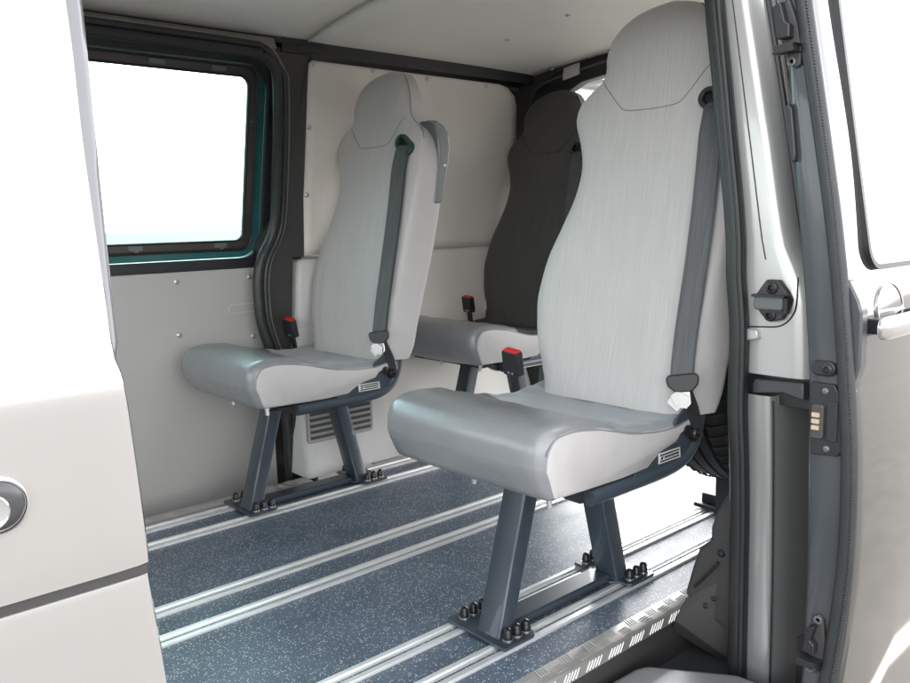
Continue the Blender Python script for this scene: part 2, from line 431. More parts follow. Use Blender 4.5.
# --- far side opening seal, pillar, header
sealp = [(-.1, 2.158, 1.303), (.6, 2.158, 1.301), (1.118, 2.158, 1.298), (1.185, 2.160, 1.293), (1.222, 2.166, 1.272), (1.240, 2.172, 1.235), (1.250, 2.20, 1.10), (1.255, 2.232, .95), (1.255, 2.262, .82), (1.238, 2.270, .765), (1.213, 2.270, .724), (1.197, 2.270, .68), (1.190, 2.270, .62), (1.193, 2.270, .525), (1.216, 2.270, .438), (1.243, 2.27, .36), (1.262, 2.27, .20), (1.264, 2.27, -.02)]
m = MB()
sp_ = smooth_path(sealp, 6)
m.tube(sp_, .016, 12, up=(0, 1, 0))
m.tube([p+Vector((.022, -.004, 0.0)) if p.z < 1.25 else p+Vector((0, -.004, .022)) for p in sp_], .010, 10, up=(0, 1, 0))
m.each('door_seal', 'rubber', van, wall=(.07, False), angle=60)
m = MB()
m.tube([p+Vector((.034, -.002, 0.0)) if p.z < 1.255 else p+Vector((.01 if p.x > 1.15 else 0, -.002, .034)) for p in sp_], .0035, 8, up=(0, 1, 0))
m.build('seal_bead', 'header', van, wall=(.07, False), angle=60)
# dark shut-line backing between the door and the body (inner flange of the body)
YS = lambda z: 2.30-(z-.70)*.13 if z > .70 else 2.30
PF = lambda u, v, w: (u, YS(v)+w, v)
m = MB()
m.prism([(1.24, .20), (1.30, .30), (1.33, .71), (1.372, .71), (1.366, .90), (1.376, 1.295), (1.38, 1.335), (1.24, 1.335), (1.275, 1.25), (1.28, .83), (1.24, .74), (1.225, .62), (1.235, .48), (1.265, .40)], PF, -.006, .10)
m.build('door_pillar', 'dark', van, wall=(.07, False), bevel=.003)
m = MB(); dome(m, (1.325, YS(1.02)-.007, 1.02), (0, -1, 0), .004, .002); dome(m, (1.320, YS(.93)-.007, .93), (0, -1, 0), .003, .002)
m.each('screw', 'screw', van, wall=(.07, False))
# header band over the far door
m = MB()
m.prism([(2.17, 1.318), (2.185, 1.352), (2.30, 1.352), (2.30, 1.318)], YZ, -.1, 1.245)
m.build('header_rail', 'header', van, bevel=.004)
m = MB(); m.prism([(2.20, 1.345), (2.195, 1.358), (2.36, 1.358), (2.36, 1.345)], YZ, -.1, 1.42); m.prism([(2.205, 1.322), (2.200, 1.362), (2.36, 1.362), (2.36, 1.322)], YZ, 1.28, 2.36)
m.each('header_gap', 'black', van)
# lower grey pillar cover with a vent
m = MB()
def cov(z):   # front edge x, rear edge x
    return tab([(0, 1.300, 1.69), (.12, 1.288, 1.635), (.30, 1.285, 1.60), (.705, 1.315, 1.60)], z), tab([(0, 1.300, 1.69), (.12, 1.288, 1.635), (.30, 1.285, 1.60), (.705, 1.315, 1.60)], z, 2)
rings = []
for z in (.002, .05, .1, .15, .2, .25, .3, .4, .5, .6, .66, .69, .700, .705):
    x0, x1 = cov(z); e = 0 if z < .66 else (z-.66)/.045
    y0 = 2.215+.012*e**3+ (.02 if z > .4 else .02*max(0, (z-.25)/.15))*1
    ins = .012*e**3
    rings.append([(x0+ins, 2.33, z), (x0+ins, y0+.016, z), (x0+ins+.006, y0+.004, z), (x0+ins+.016, y0, z), (x1-.02, y0, z), (x1, y0+.01, z), (x1+.02, 2.33, z)])
m.loft(rings, True)
plc = m.build('pillar_cover', 'trim', van, wall=(.12, True), angle=50)
m = MB()
m.prism(rrect(1.30, 1.555, .118, .232, .012, 4), lambda u, v, w: (u, w, v-.09*(u-1.30)*.0), 2.2085, 2.22)
plate = m.build('vent_plate', 'vent', plc, wall=(.12, True), bevel=.002)
m = MB()
for k in range(5):
    z = .130+k*.0195
    m.prism(rrect(1.31, 1.545, z, z+.0115, .003, 3), XZ, 2.2075, 2.2135)
m.each('vent_slot', 'black', plc, wall=(.12, True))
m = MB()
for k in range(5):
    z = .130+k*.0195+.0118
    m.prism([(1.31, z), (1.545, z), (1.545, z+.004), (1.31, z+.004)], XZ, 2.203, 2.2095)
m.each('vent_louvre', 'vent', plc, wall=(.12, True))
m = MB(); m.cyl((1.345, 2.2155, .085), (0, -1, 0), .012, .002, 18, prof=[(.012, 0), (.012, .002), (.009, .002), (.009, .0005), (.0001, .0005)]); m.build('cover_cap', 'trim', plc, wall=(.12, True))
m = MB(); m.cyl((1.365, 2.2355, .54), (0, -1, 0), .008, .001, 14, prof=[(.006, 0), (.006, .001), (.0001, .001)]); m.build('cover_cap', 'gunmetal', plc, wall=(.12, True))

# upper rear lining panel (curved at the rear end into the pillar) and lower panel with a crease
m = MB()
UP = [(1.368, .715), (1.365, .90), (1.375, 1.295), (1.39, 1.309), (2.19, 1.309), (2.24, 1.300), (2.275, 1.272), (2.29, 1.235), (2.30, 1.12), (2.335, .95), (2.34, .715)]
# subdivided sheet so that it can bow gently
rings = []
NX = 28
def up_x0(z): return tab([(.715, 1.368), (.90, 1.365), (1.295, 1.375), (1.309, 1.39)], z)
def up_x1(z): return tab([(.715, 2.345), (.95, 2.335), (1.12, 2.30), (1.235, 2.29), (1.272, 2.275), (1.30, 2.235), (1.309, 2.19)], z)
def bow(x, z): return .022*math.exp(-((x-1.90)/.20)**2)*math.sin(max(0, min(1, (z-.715)/.6))*math.pi)
zs = [.715, .75, .8, .85, .9, .95, 1.0, 1.05, 1.1, 1.15, 1.2, 1.235, 1.26, 1.272, 1.285, 1.30, 1.309]
for z in zs:
    a, b = up_x0(z), up_x1(z)
    rings.append([(lerp(a, b, i/NX), YS(z)-.004+bow(lerp(a, b, i/NX), z), z) for i in range(NX+1)])
v = [p for r in rings for p in r]; f = []
for i in range(len(rings)-1):
    for j in range(NX): f.append((i*(NX+1)+j, i*(NX+1)+j+1, (i+1)*(NX+1)+j+1, (i+1)*(NX+1)+j))
m.add(v, f)
upn = m.build('lining_panel', 'panel', van, angle=60, wall=(.07, False))
so = upn.modifiers.new('thick', 'SOLIDIFY'); so.thickness = .006; so.offset = 1
m = MB()
for x, z in ((1.391, 1.298), (1.617, 1.301), (1.846, 1.299), (2.124, 1.297), (1.382, 1.113), (1.378, .906), (2.285, 1.123), (2.318, .98)):
    dome(m, (x, YS(z)-.004+bow(x, z), z), (0, -1, 0), .008, .004)
m.each('screw', 'screw', upn, wall=(.07, False))
m = MB()   # lower rear panel bulging inwards over the wheel arch
rings = []
for x in [lerp(1.58, 2.42, i/16) for i in range(17)]:
    k = max(0, min(1, (x-1.62)/.35)); k = k*k*(3-2*k)
    rings.append([(x, 2.33, -.02), (x, 2.245-.03*k, -.018), (x, 2.245-.03*k, .10), (x, 2.25-.02*k, .30), (x, 2.258-.012*k, .45), (x, 2.270-.006*k, .60), (x, 2.285-.005, .69), (x, 2.290, .716), (x, 2.296, .722), (x, 2.34, .722)])
m.loft(rings, True)
m.build('lining_panel', 'panel', van, angle=30, wall=(.09, True))
# outer blocking skin on the far side, behind the linings
m = MB(); m.box((1.44, 2.47, -.3), (2.5, 2.49, .72)); m.box((1.44, 2.45, .72), (2.5, 2.468, 1.2)); m.box((1.44, 2.40, 1.2), (2.5, 2.448, 1.40)); m.box((1.43, 2.30, 1.31), (2.5, 2.36, 1.42))
m.each('body_side', 'silver', van)

# --- ceiling lining (two boards), with a step at the joint
ZC = lambda y: 1.3445+.0705*max(0, 1-(abs(y-1.568)/.70)**2.3)
def ceil_board(x0, x1, dz, name, dips=False):
    m = MB(); NY = 40; XS = [lerp(x0, x1, i/16) for i in range(17)]
    rings = []
    for x in XS:
        row = []
        for j in range(NY+1):
            y = lerp(.86, 2.276, j/NY); z = ZC(y)+dz
            if dips:
                rr = max(0, (x-1.9)/.45); z -= .022*rr*rr*max(0, 1-(abs(y-1.568)/.72)**2)
                # raised pressed field
                e = max(abs(y-1.568)/.56, abs(x-1.86)/.42)
                z += .006*max(0, min(1, (1.0-e)/.06))
            row.append((x, y, z))
        rings.append(row)
    n = NY+1; v = [p for r in rings for p in r]; f = []
    for i in range(len(rings)-1):
        for j in range(NY): f.append((i*n+j, i*n+j+1, (i+1)*n+j+1, (i+1)*n+j))
    m.add(v, f); o = m.build(name, 'ceiling', van, angle=60)
    s = o.modifiers.new('thick', 'SOLIDIFY'); s.thickness = .006; s.offset = 1
    # make sure thickness goes up
    s.offset = 1
    return o
cb1 = ceil_board(-.9, 1.372, .004, 'ceiling_lining')
cb2 = ceil_board(1.368, 2.385, .0, 'ceiling_lining', True)
m = MB()
for x, y in ((.878, 2.235), (1.11, 2.23), (.45, 2.235), (.60, 1.9)): dome(m, (x, y, ZC(y)+.003), (0, 0, -1), .008, .004)
m.each('screw', 'screw', cb1)
m = MB()
for x, y in ((1.671, 2.232), (1.99, 2.235), (1.989, 1.972), (2.176, 2.23), (1.962, 1.689), (2.35, 2.099), (1.682, 1.623), (1.6, 1.3)): dome(m, (x, y, ZC(y)+.005-(.02 if x > 2.3 else .004 if x > 2.1 else 0)), (0, 0, -1), .008, .005)
m.each('screw', 'screw', cb2)
m = MB()
m.tube([(1.368, y, ZC(y)-.001) for y in [lerp(.87, 2.27, i/30) for i in range(31)]], .003, 6)
m.build('ceiling_trim', 'trim', van)
# roof shell
m = MB(); rings = []
for x in (-1.6, -1.2, 0, 1.2, 2.3, 2.46, 2.52):
    k = -.03 if x in (-1.6, 2.52) else 0
    rings.append([(x, y, 1.47+k-.11*(abs(y-1.568)/.80)**5) for y in [lerp(.77, 2.366, i/24) for i in range(25)]])
v = [p for r in rings for p in r]; f = []
for i in range(len(rings)-1):
    for j in range(24): f.append((i*25+j, i*25+j+1, (i+1)*25+j+1, (i+1)*25+j))
m.add(v, f); rf = m.build('roof', 'silver', van, angle=60); s = rf.modifiers.new('thick', 'SOLIDIFY'); s.thickness = .01; s.offset = 1
m = MB(); m.prism([(.775, 1.365), (.80, 1.30), (.845, 1.265), (.90, 1.30), (.93, 1.352), (.86, 1.40)], YZ, -.2, 2.5)
m.build('door_header', 'jamb', van, bevel=.006)

# --- rear: header frame, tailgate
m = MB()
outer = [(2.33, -.02), (2.33, .93), (2.322, 1.10), (2.305, 1.24), (2.262, 1.325), (2.165, 1.357), (1.92, 1.383), (1.568, 1.390)]
inner = [(2.16, .02), (2.18, .75), (2.165, 1.05), (2.14, 1.18), (2.095, 1.262), (1.99, 1.303), (1.86, 1.315), (1.568, 1.325)]
def mirror(P): return P+[(3.136-y, z) for y, z in reversed(P[:-1])]
O_, I_ = mirror(outer), mirror(inner)
n = len(O_)
def strip(mb, A, B, fn, w0, w1):
    n = len(A); v = [fn(*p, w0) for p in A]+[fn(*p, w0) for p in B]+[fn(*p, w1) for p in A]+[fn(*p, w1) for p in B]; f = []
    for i in range(n-1):
        f += [(i, i+1, n+i+1, n+i), (2*n+i, 3*n+i, 3*n+i+1, 2*n+i+1), (i, 2*n+i, 2*n+i+1, i+1), (n+i, n+i+1, 3*n+i+1, 3*n+i)]
    f += [(0, n, 3*n, 2*n), (n-1, 3*n-1, 4*n-1, 2*n-1)]
    mb.add(v, f)
strip(m, O_, I_, YZ, 2.385, 2.43)
m.build('rear_frame', 'black', van, bevel=.006)
m = MB(); m.prism([(2.28, -.02), (2.30, .70), (2.31, .93), (2.285, 1.12), (2.245, 1.24), (2.20, 1.31), (2.10, 1.352), (1.95, 1.376), (1.95, 1.41), (2.40, 1.41), (2.52, .9), (2.52, -.02)], YZ, 2.376, 2.39)
m.build('rear_pillar', 'dark', van, bevel=.004)
m = MB(); m.tube([YZ(y, z, 2.384) for y, z in smooth_path([Vector((a-.006, b-.004, 0)) for a, b in outer[1:6]], 5) for z in [z]] if False else [(2.383, p.x, p.y) for p in smooth_path([Vector((a-.045, b-.025, 0)) for a, b in outer[1:7]], 5)], .004, 8, up=(1, 0, 0))
m.build('frame_bead', 'gunmetal', van)
m = MB(); m.prism([(1.00, 1.378), (1.25, 1.392), (1.568, 1.396), (1.95, 1.386), (2.15, 1.366), (2.15, 1.45), (1.00, 1.45)], YZ, 2.392, 2.46); m.build('leak_filler', 'black', van)  # added filler that stops light leaking in above the rear frame
m = MB(); m.prism([(2.073, 1.318), (1.995, 1.330), (1.992, 1.372), (2.066, 1.363)], YZ, 2.374, 2.386)
m.build('rear_lamp_cover', 'trim', van, bevel=.004)
# the tailgate stands open: hinged at the roof, lying back over the load space
TGH = Vector((2.455, 0, 1.335)); TGA = R(.3)
TG = lambda u, v, w: (TGH.x+v*math.cos(TGA)-w*math.sin(TGA), u, TGH.z+v*math.sin(TGA)+w*math.cos(TGA))
def tg_w(v): return .66+.10*min(1, v/.55)
m = MB()
to = [(1.568-tg_w(0)-.01, -.02), (1.568+tg_w(0)+.01, -.02), (1.568+tg_w(.25), .12), (1.568+tg_w(.6), .56), (1.568+.765, 1.0), (1.568+.72, 1.12), (1.568-.72, 1.12), (1.568-.765, 1.0), (1.568-tg_w(.6), .56), (1.568-tg_w(.25), .12)]
ti = [(1.568-.62, .012), (1.568+.62, .012), (1.568+.65, .06), (1.568+.67, .42), (1.568+.63, .47), (1.568+.5, .48), (1.568-.5, .48), (1.568-.63, .47), (1.568-.67, .42), (1.568-.65, .06)]
plate_ring(m, to, ti, TG, 0, .05)
tg = m.build('tailgate', 'jamb', van, bevel=.008, label='raised tailgate, open above the load space')
m = MB(); m.prism([(1.568-.64, .005), (1.568+.64, .005), (1.568+.69, .42), (1.568+.5, .50), (1.568-.5, .50), (1.568-.69, .42)], TG, .052, .056); m.build('rear_window', 'glass', tg)
m = MB(); m.prism([(1.568-.64, .005), (1.568+.64, .005), (1.568+.672, .165), (1.568-.672, .165)], TG, .048, .0515); m.build('window_tint_band', 'rearglass', tg)
m = MB(); m.prism(rrect(1.568-.66, 1.568+.66, .166, .212, .01, 3), TG, .02, .05); m.build('demister_bar', 'gunmetal', tg)
m = MB(); m.prism(rrect(1.568-.6, 1.568+.6, .56, 1.02, .06, 5), TG, -.012, .002); m.build('tailgate_lining', 'trim', tg, bevel=.004)
m = MB(); m.box((2.40, .86, -.10), (2.53, 2.28, -.004)); m.prism([(2.385, -.004), (2.385, .006), (2.50, .006), (2.54, -.02), (2.54, -.12), (2.50, -.12)], XZ, .88, 2.26)
m.each('load_sill', 'dark', van, bevel=.004)

m = MB(); m.box((-.07, .80, -.02), (-.045, 2.40, .42)); m.build('cab_light_block', 'panel', van)  # unseen low panel, added to hold back light from the cab

# --- near side, behind the doorway: jamb, outer skin, quarter window, lining
JI = [(-.35, .740), (-.103, .748), (.152, .751), (.466, .761), (.60, .772), (.747, .779), (.947, .805), (1.20, .838), (1.34, .86)]   # inner (at the seal)
JO = [(-.35, .655), (-.1, .650), (.18, .648), (.50, .655), (.60, .66), (.66, .664), (.705, .676), (.747, .70), (.947, .738), (1.20, .788), (1.34, .82)]
m = MB(); rings = []
for i in range(50):
    z = lerp(-.35, 1.34, i/49)
    a, b = stab(JI, z), stab(JO, z)
    low = z < .50
    if low:
        c = a-.040
        row = [(1.46, a+.05, z), (1.405, a+.02, z), (1.40, a, z), (1.40, lerp(a, c, .5), z), (1.402, c+.002, z), (1.408, c-.002, z), (1.46, c-.012, z), (1.60, c-.02, z), (2.5, c-.03, z)]
    else:
        row = [(1.46, a+.05, z), (1.405, a+.02, z), (1.40, a, z), (1.399, lerp(a, b, .3), z), (1.399, lerp(a, b, .7), z), (1.402, lerp(a, b, .93), z), (1.412, b-.004, z), (1.435, b-.008, z), (1.46, b-.008, z)]
    rings.append(row)
# split into low part and high part
lo = [r for r in rings if r[0][2] < .50]; hi = [r for r in rings if r[0][2] >= .52]
m.loft(lo, False, closed=False); m.build('rear_quarter', 'quarter', van, angle=60)
m = MB()
hi0 = [[(p[0], p[1], .518) for p in hi[0]]]
bot = [[(x+.03, y, .518) for x, y, z in hi0[0]]]
m.loft(bot+hi0+hi, False, closed=False); 
jamb = m.build('door_jamb', 'jamb', van, angle=50)
m = MB(); m.box((1.425, .60, .46), (1.46, .80, .53)); m.build('track_slot', 'black', van)
m = MB(); m.prism([(.76, .495), (.755, .507), (.662, .511), (.660, .478), (.70, .487), (.76, .478)], YZ, 1.405, 1.43); m.build('track_lip', 'edge', van, bevel=.003)
# lower crease line between jamb and quarter: dark shut line
m = MB()
m.tube([(1.405, stab(JI, z)-.043, z) for z in [lerp(-.30, .47, i/16) for i in range(17)]], .0016, 6, up=(0, 1, 0))
m.tube([(1.3985, lerp(stab(JI, z), stab(JO, z), .42+.10*(1.2-z)), z) for z in [lerp(.73, 1.30, i/16) for i in range(17)]], .0012, 6, up=(0, 1, 0))
m.each('panel_joint', 'black', van)
# recess outline round the striker and the small bracket by the seal
m = MB()
ol = [(.772, .605), (.74, .607), (.712, .6095), (.695, .618), (.682, .635), (.677, .655), (.676, .70)]
m.tube(smooth_path([(1.3982, y, z) for y, z in ol], 6), .0014, 6, up=(1, 0, 0)); m.build('panel_joint', 'black', van)
m = MB(); m.prism([(.775, .603), (.744, .602), (.742, .585), (.773, .578)], YZ, 1.388, 1.402); m.build('jamb_bracket', 'jamb', van, bevel=.003)
# striker
m = MB(); m.prism([(.729, .695), (.706, .695), (.690, .676), (.682, .661), (.684, .650), (.697, .624), (.721, .618), (.736, .630), (.751, .648), (.752, .663)], YZ, 1.386, 1.400)
st = m.build('door_striker', 'dark', van, bevel=.003)
m = MB(); m.prism(rrect(.690, .746, .641, .664, .006, 4), YZ, 1.374, 1.388); m.build('striker_plate', 'gunmetal', st, bevel=.003)
m = MB()
m.prism(rrect(.684, .752, .6635, .669, .002, 3), YZ, 1.377, 1.388); m.prism(rrect(.6835, .690, .640, .668, .002, 3), YZ, 1.377, 1.388); m.prism(rrect(.684, .735, .636, .641, .002, 3), YZ, 1.379, 1.388)
m.each('striker_rim', 'black', st)
m = MB()
for y, z in ((.717, .681), (.719, .6315)):
    m.cyl((1.387, y, z), (-1, 0, 0), .010, .006, 18, prof=[(.011, 0), (.011, .004), (.008, .006), (.006, .006), (.004, .001), (.0001, .001)])
m.each('bolt', 'black', st)
# quarter window behind the sliding door: glass and trims
YQ = lambda z: stab(JO, z)-.006
m = MB()
v = []; f = []
Zs = [lerp(.72, 1.28, i/10) for i in range(11)]
for z in Zs: v += [(1.47, YQ(z)+.006, z), (2.40, YQ(z)+.002, z)]
for i in range(10): f.append((2*i, 2*i+1, 2*i+3, 2*i+2))
m.add(v, f); m.build('quarter_window', 'glass', van)
m = MB()
for dx, r in ((1.452, .006), (1.480, .004)):
    m.tube(smooth_path([(dx, YQ(z)-.004, z) for z in (1.32, 1.2, 1.05, .9, .78)]+[(dx+.004, YQ(.745), .745), (dx+.03, YQ(.725), .725), (dx+.1, YQ(.72), .72), (2.4, YQ(.72), .72)], 5), r, 8, up=(0, 1, 0))
m.each('window_trim', 'black', van)
m = MB()
m.tube(smooth_path([(1.466, YQ(z)-.005, z) for z in (1.32, 1.2, 1.05, .9, .78)]+[(1.470, YQ(.745), .745), (1.5, YQ(.73), .73), (1.6, YQ(.727), .727), (2.4, YQ(.727), .727)], 5), .005, 8, up=(0, 1, 0))
m.build('window_trim', 'header', van)
m = MB(); rings = []
for z in (-.02, .3, .6, .72):
    rings.append([(1.475, .785, z), (2.44, .785, z), (2.44, .802, z), (1.475, .802, z)])
m.loft(rings, True); m.build('lining_panel', 'panel', van)
m = MB(); m.prism([(.804, .725), (.90, 1.36), (.885, 1.36), (.786, .725)], YZ, 1.475, 2.44)
m.each('lining_panel', 'panel', van)
# seal round the doorway (rear edge) : fat black rubber
m = MB()
sp2 = smooth_path([(1.392, .862, 1.34), (1.392, .848, 1.20), (1.392, .831, 1.07), (1.392, .815, .945), (1.392, .801, .84), (1.392, .793, .76), (1.392, .791, .70), (1.392, .783, .62), (1.392, .781, .55), (1.392, .781, .45), (1.393, .776, .36), (1.394, .772, .25), (1.394, .770, .10), (1.394, .768, -.10), (1.394, .764, -.24)], 6)
sec = [(.019*math.cos(t)*(1 if math.cos(t) > 0 else 1.0), .016*math.sin(t)) for t in [2*math.pi*i/16 for i in range(16)]]
m.sweep(sp2, sec, up=(1, 0, 0))
m.tube([p+Vector((-.010, -.013, 0)) for p in sp2], .007, 8, up=(1, 0, 0))
m.each('door_seal', 'rubber', van, angle=70)
# black plastic trim at the foot of the rear jamb
m = MB()
A = [(.818, .262), (.842, .215), (.852, .183), (.853, .155), (.879, .130), (.893, .085), (.910, .022), (.897, .004), (.800, -.03), (.780, .1), (.780, .25)]
m.prism(A, YZ, 1.425, 1.47)
m.build('jamb_trim', 'dark', van, bevel=.008, seg=3)
m = MB()
m.add([(1.424, .905, .012), (1.370, .897, -.016), (1.48, .785, -.135), (1.50, .765, -.12), (1.424, .79, .115), (1.43, .83, .08),
       (1.44, .915, .0), (1.385, .915, -.05), (1.50, .80, -.16), (1.52, .765, -.16), (1.46, .79, .115), (1.46, .83, .08)],
      [(0, 5, 4, 3, 2, 1), (0, 1, 7, 6), (1, 2, 8, 7), (2, 3, 9, 8), (3, 4, 10, 9), (4, 5, 11, 10), (5, 0, 6, 11), (6, 7, 8, 9, 10, 11)])
m.build('jamb_trim', 'dark', van, bevel=.003)
m = MB(); m.tube([(1.421, .884, .045), (1.42, .85, .088), (1.419, .83, .115)], .003, 8); dome(m, (1.424, .826, .135), (-1, 0, 0), .008, .005); dome(m, (1.405, .848, .02), (-1, 0, 0), .005, .003); dome(m, (1.418, .838, .035), (-1, 0, 0), .005, .003)
m.each('screw', 'black', van)

# --- opened sliding door: dark leading edge, seal, silver skin, handle, window
EI = [(-.28, .575), (.066, .554), (.275, .552), (.45, .557), (.56, .560), (.682, .571), (.80, .585), (.92, .600), (1.124, .620), (1.30, .64)]
EO = [(-.28, .555), (.081, .521), (.18, .510), (.291, .500), (.45, .499), (.56, .507), (.685, .519), (.80, .537), (.917, .560), (1.118, .596), (1.30, .625)]
ES = [(-.28, .535), (.093, .493), (.20, .482), (.299, .476), (.45, .480), (.56, .490), (.686, .505), (.80, .519), (.915, .536), (1.114, .573), (1.30, .605)]
m = MB(); rings = []
Zd = [lerp(-.28, 1.30, i/60) for i in range(61)]
for z in Zd:
    a, b = stab(EI, z), stab(EO, z); c = stab(ES, z)
    rings.append([(2.39, a+.005, z), (1.235, a+.004, z), (1.208, a, z), (1.201, a-.008, z), (1.200, lerp(a, b, .55), z), (1.202, b, z), (1.24, b-.004, z), (2.39, b-.002, z)])
m.loft(rings, True)
sd = m.build('sliding_door', 'edge', van, angle=60, label='sliding door slid back, its dark leading edge facing the doorway')
# outer skin with a belt crease and a lower crease
m = MB(); rings = []
Zs2 = sorted(Zd+[.553, .557, .561, .565])
for z in Zs2:
    c = stab(ES, z); k = .0004*math.exp(-((z-.557)/.0025)**2)
    if .70 < z < 1.22: pass
    rings.append([(1.206, c+.014, z), (1.204, c+.006, z), (1.208, c+.001+k, z), (1.218, c-.001+k, z), (1.40, c-.006+k, z), (1.8, c-.008+k, z), (2.35, c-.006+k, z), (2.40, c+.004, z), (2.40, c+.05, z)])
m.loft(rings, False, closed=False)
skin = m.build('door_skin', 'silver_dim', sd, angle=60)
m = MB()
m.tube([(1.196, lerp(stab(EO, z), stab(ES, z), .45), z) for z in Zd], .0125, 12, up=(1, 0, 0), r2=.009)
for i in range(330):
    z = lerp(-.25, 1.28, i/329); y = lerp(stab(EO, z), stab(ES, z), .62)
    m.cyl((1.1868, y-.004, z-.0018), (0, 0, 1), .0018, .0026, 6)
m.build('door_seal', 'ribrubber', sd, angle=60)
m = MB()   # guard flap on the outer lip
m.prism([(.505, .716), (.489, .685), (.484, .668), (.483, .59), (.488, .572), (.497, .555), (.512, .56), (.515, .70)], YZ, 1.199, 1.222); m.build('edge_guard', 'edge', sd, bevel=.003)
# contact unit, bump stop, latches on the leading edge
m = MB(); m.prism([(.553, .560), (.540, .5605), (.516, .560), (.508, .545), (.503, .50), (.500, .462), (.508, .452), (.548, .448), (.551, .50)], YZ, 1.194, 1.203)
cu = m.build('contact_unit', 'black', sd, bevel=.002)
m = MB(); m.prism(rrect(.5285, .547, .475, .528, .004, 3), YZ, 1.188, 1.196); m.build('contact_block', 'dark', sd, bevel=.002)
m = MB(); m.prism(rrect(.509, .5245, .474, .535, .003, 3), YZ, 1.191, 1.196); m.build('contact_cover', 'rubber', sd, bevel=.001)
m = MB()
for k in range(3):
    z = .4895+k*.0098
    m.prism(rrect(.533, .5445, z, z+.0068, .001, 2), YZ, 1.185, 1.189)
m.each('contact_pin', 'amber', sd)
m = MB()
for y, z in ((.529, .549), (.524, .461)): dome(m, (1.194, y, z), (-1, 0, 0), .005, .003)
m.each('screw', 'gunmetal', sd)
m = MB(); m.prism(rrect(.515, .553, .571, .594, .0112, 6), YZ, 1.192, 1.203)
bs = m.build('bump_stop', 'black', sd, bevel=.003)
m = MB(); m.cyl((1.193, .527, .582), (-1, 0, 0), .006, .004, 14, prof=[(.008, 0), (.008, .003), (.005, .004), (.004, .001), (.0001, .001)]); m.build('stop_screw', 'rubber', sd)
def latch(zt, zb, y0, y1, name):
    dy = lambda z: stab(EO, z)-stab(EO, .15)
    m = MB()
    P = [(y0, lerp(zb, zt, .95)), (lerp(y0, y1, .35), zt), (lerp(y0, y1, .6), lerp(zb, zt, .95)), (lerp(y0, y1, .95), lerp(zb, zt, .55)), (y1, lerp(zb, zt, .25)), (lerp(y0, y1, .8), lerp(zb, zt, .04)), (lerp(y0, y1, .5), zb), (lerp(y0, y1, .1), lerp(zb, zt, .08)), (lerp(y0, y1, 0), lerp(zb, zt, .4))]
    P = [(y+dy(z), z) for y, z in P]
    m.prism(P, YZ, 1.194, 1.204); la = m.build(name, 'dark', sd, bevel=.003)
    m = MB()
    z1, z2 = lerp(zb, zt, .38), lerp(zb, zt, .85)
    yy = lerp(y0, y1, .25)
    m.prism([(yy-.004+dy(z2), z2), (yy+.008+dy(z2), z2-.006), (yy+.009+dy(z1), z1), (yy-.010+dy(z1), z1), (yy-.010+dy(z1), lerp(z1, z2, .35)), (yy-.003+dy(z1), lerp(z1, z2, .45))], YZ, 1.180, 1.196)
    zc = lerp(zb, zt, .24)
    m.prism(rrect(lerp(y0, y1, -.15)+dy(zc), lerp(y0, y1, .85)+dy(zc), zc-.005, zc+.006, .004, 3), YZ, 1.172, 1.196)
    m.each('latch_claw', 'black', sd, bevel=.002)
    m = MB()
    for zz in (lerp(zb, zt, .91), lerp(zb, zt, .09)):
        m.cyl((1.195, lerp(y0, y1, .35)+dy(zz), zz), (-1, 0, 0), .006, .004, 14, prof=[(.0065, 0), (.0065, .003), (.004, .0035), (.003, .001), (.0001, .001)])
    m.each('bolt', 'gunmetal', sd)
latch(.196, .094, .539, .511, 'door_latch')
latch(1.135, 1.022, .541, .513, 'door_latch')
m = MB(); m.prism([(.6065, .970), (.602, .974), (.596, .965), (.588, .90), (.589, .888), (.594, .888), (.600, .925)], YZ, 1.193, 1.204); m.build('guide_pad', 'black', sd, bevel=.002)
m = MB()   # window of the opened door: pane with black edge, proud of the skin by a hair
YSK = lambda z: stab(ES, z)-.008
wp = rrect(1.262, 2.28, .729, 1.19, .035, 6)
m.prism(wp, lambda u, v, w: (u, YSK(v)+w+.004, v), -.006, -.002); dw = m.build('door_window', 'darkglass', sd)
m = MB(); plate_ring(m, rrect(1.258, 2.284, .725, 1.194, .039, 6), rrect(1.266, 2.276, .733, 1.186, .031, 6), lambda u, v, w: (u, YSK(v)+w+.004, v), -.0075, .004)
m.build('window_gasket', 'rubber', sd)
# handle
m = MB()
yb = stab(ES, .64)-.006
rings = []
for x, y, ry, rz in ((1.222, yb-.026, .004, .012), (1.226, yb-.028, .008, .016), (1.24, yb-.030, .010, .0175), (1.30, yb-.032, .010, .018), (1.40, yb-.032, .010, .018), (1.455, yb-.030, .009, .016), (1.46, yb-.028, .004, .012)):
    rings.append([(x, y+ry*math.cos(t), .644+rz*math.sin(t)) for t in [2*math.pi*i/16 for i in range(16)]])
m.loft(rings, True); 
hd = m.build('door_handle', 'silver', sd, angle=60)
m = MB(); m.box((1.246, yb-.026, .632), (1.262, yb+.006, .655)); m.box((1.43, yb-.026, .632), (1.45, yb+.006, .656)); m.each('handle_foot', 'black', sd, bevel=.003)
m = MB(); EL = lambda k: [(1.335+.050*k*math.cos(t), .664+.040*k*math.sin(t)) for t in [2*math.pi*q/32 for q in range(32)]]
plate_ring(m, EL(1), EL(.93), lambda u, v, w: (u, stab(ES, v)-.0055+w, v), -.0012, .004); m.build('handle_cup', 'silver', sd, angle=60)

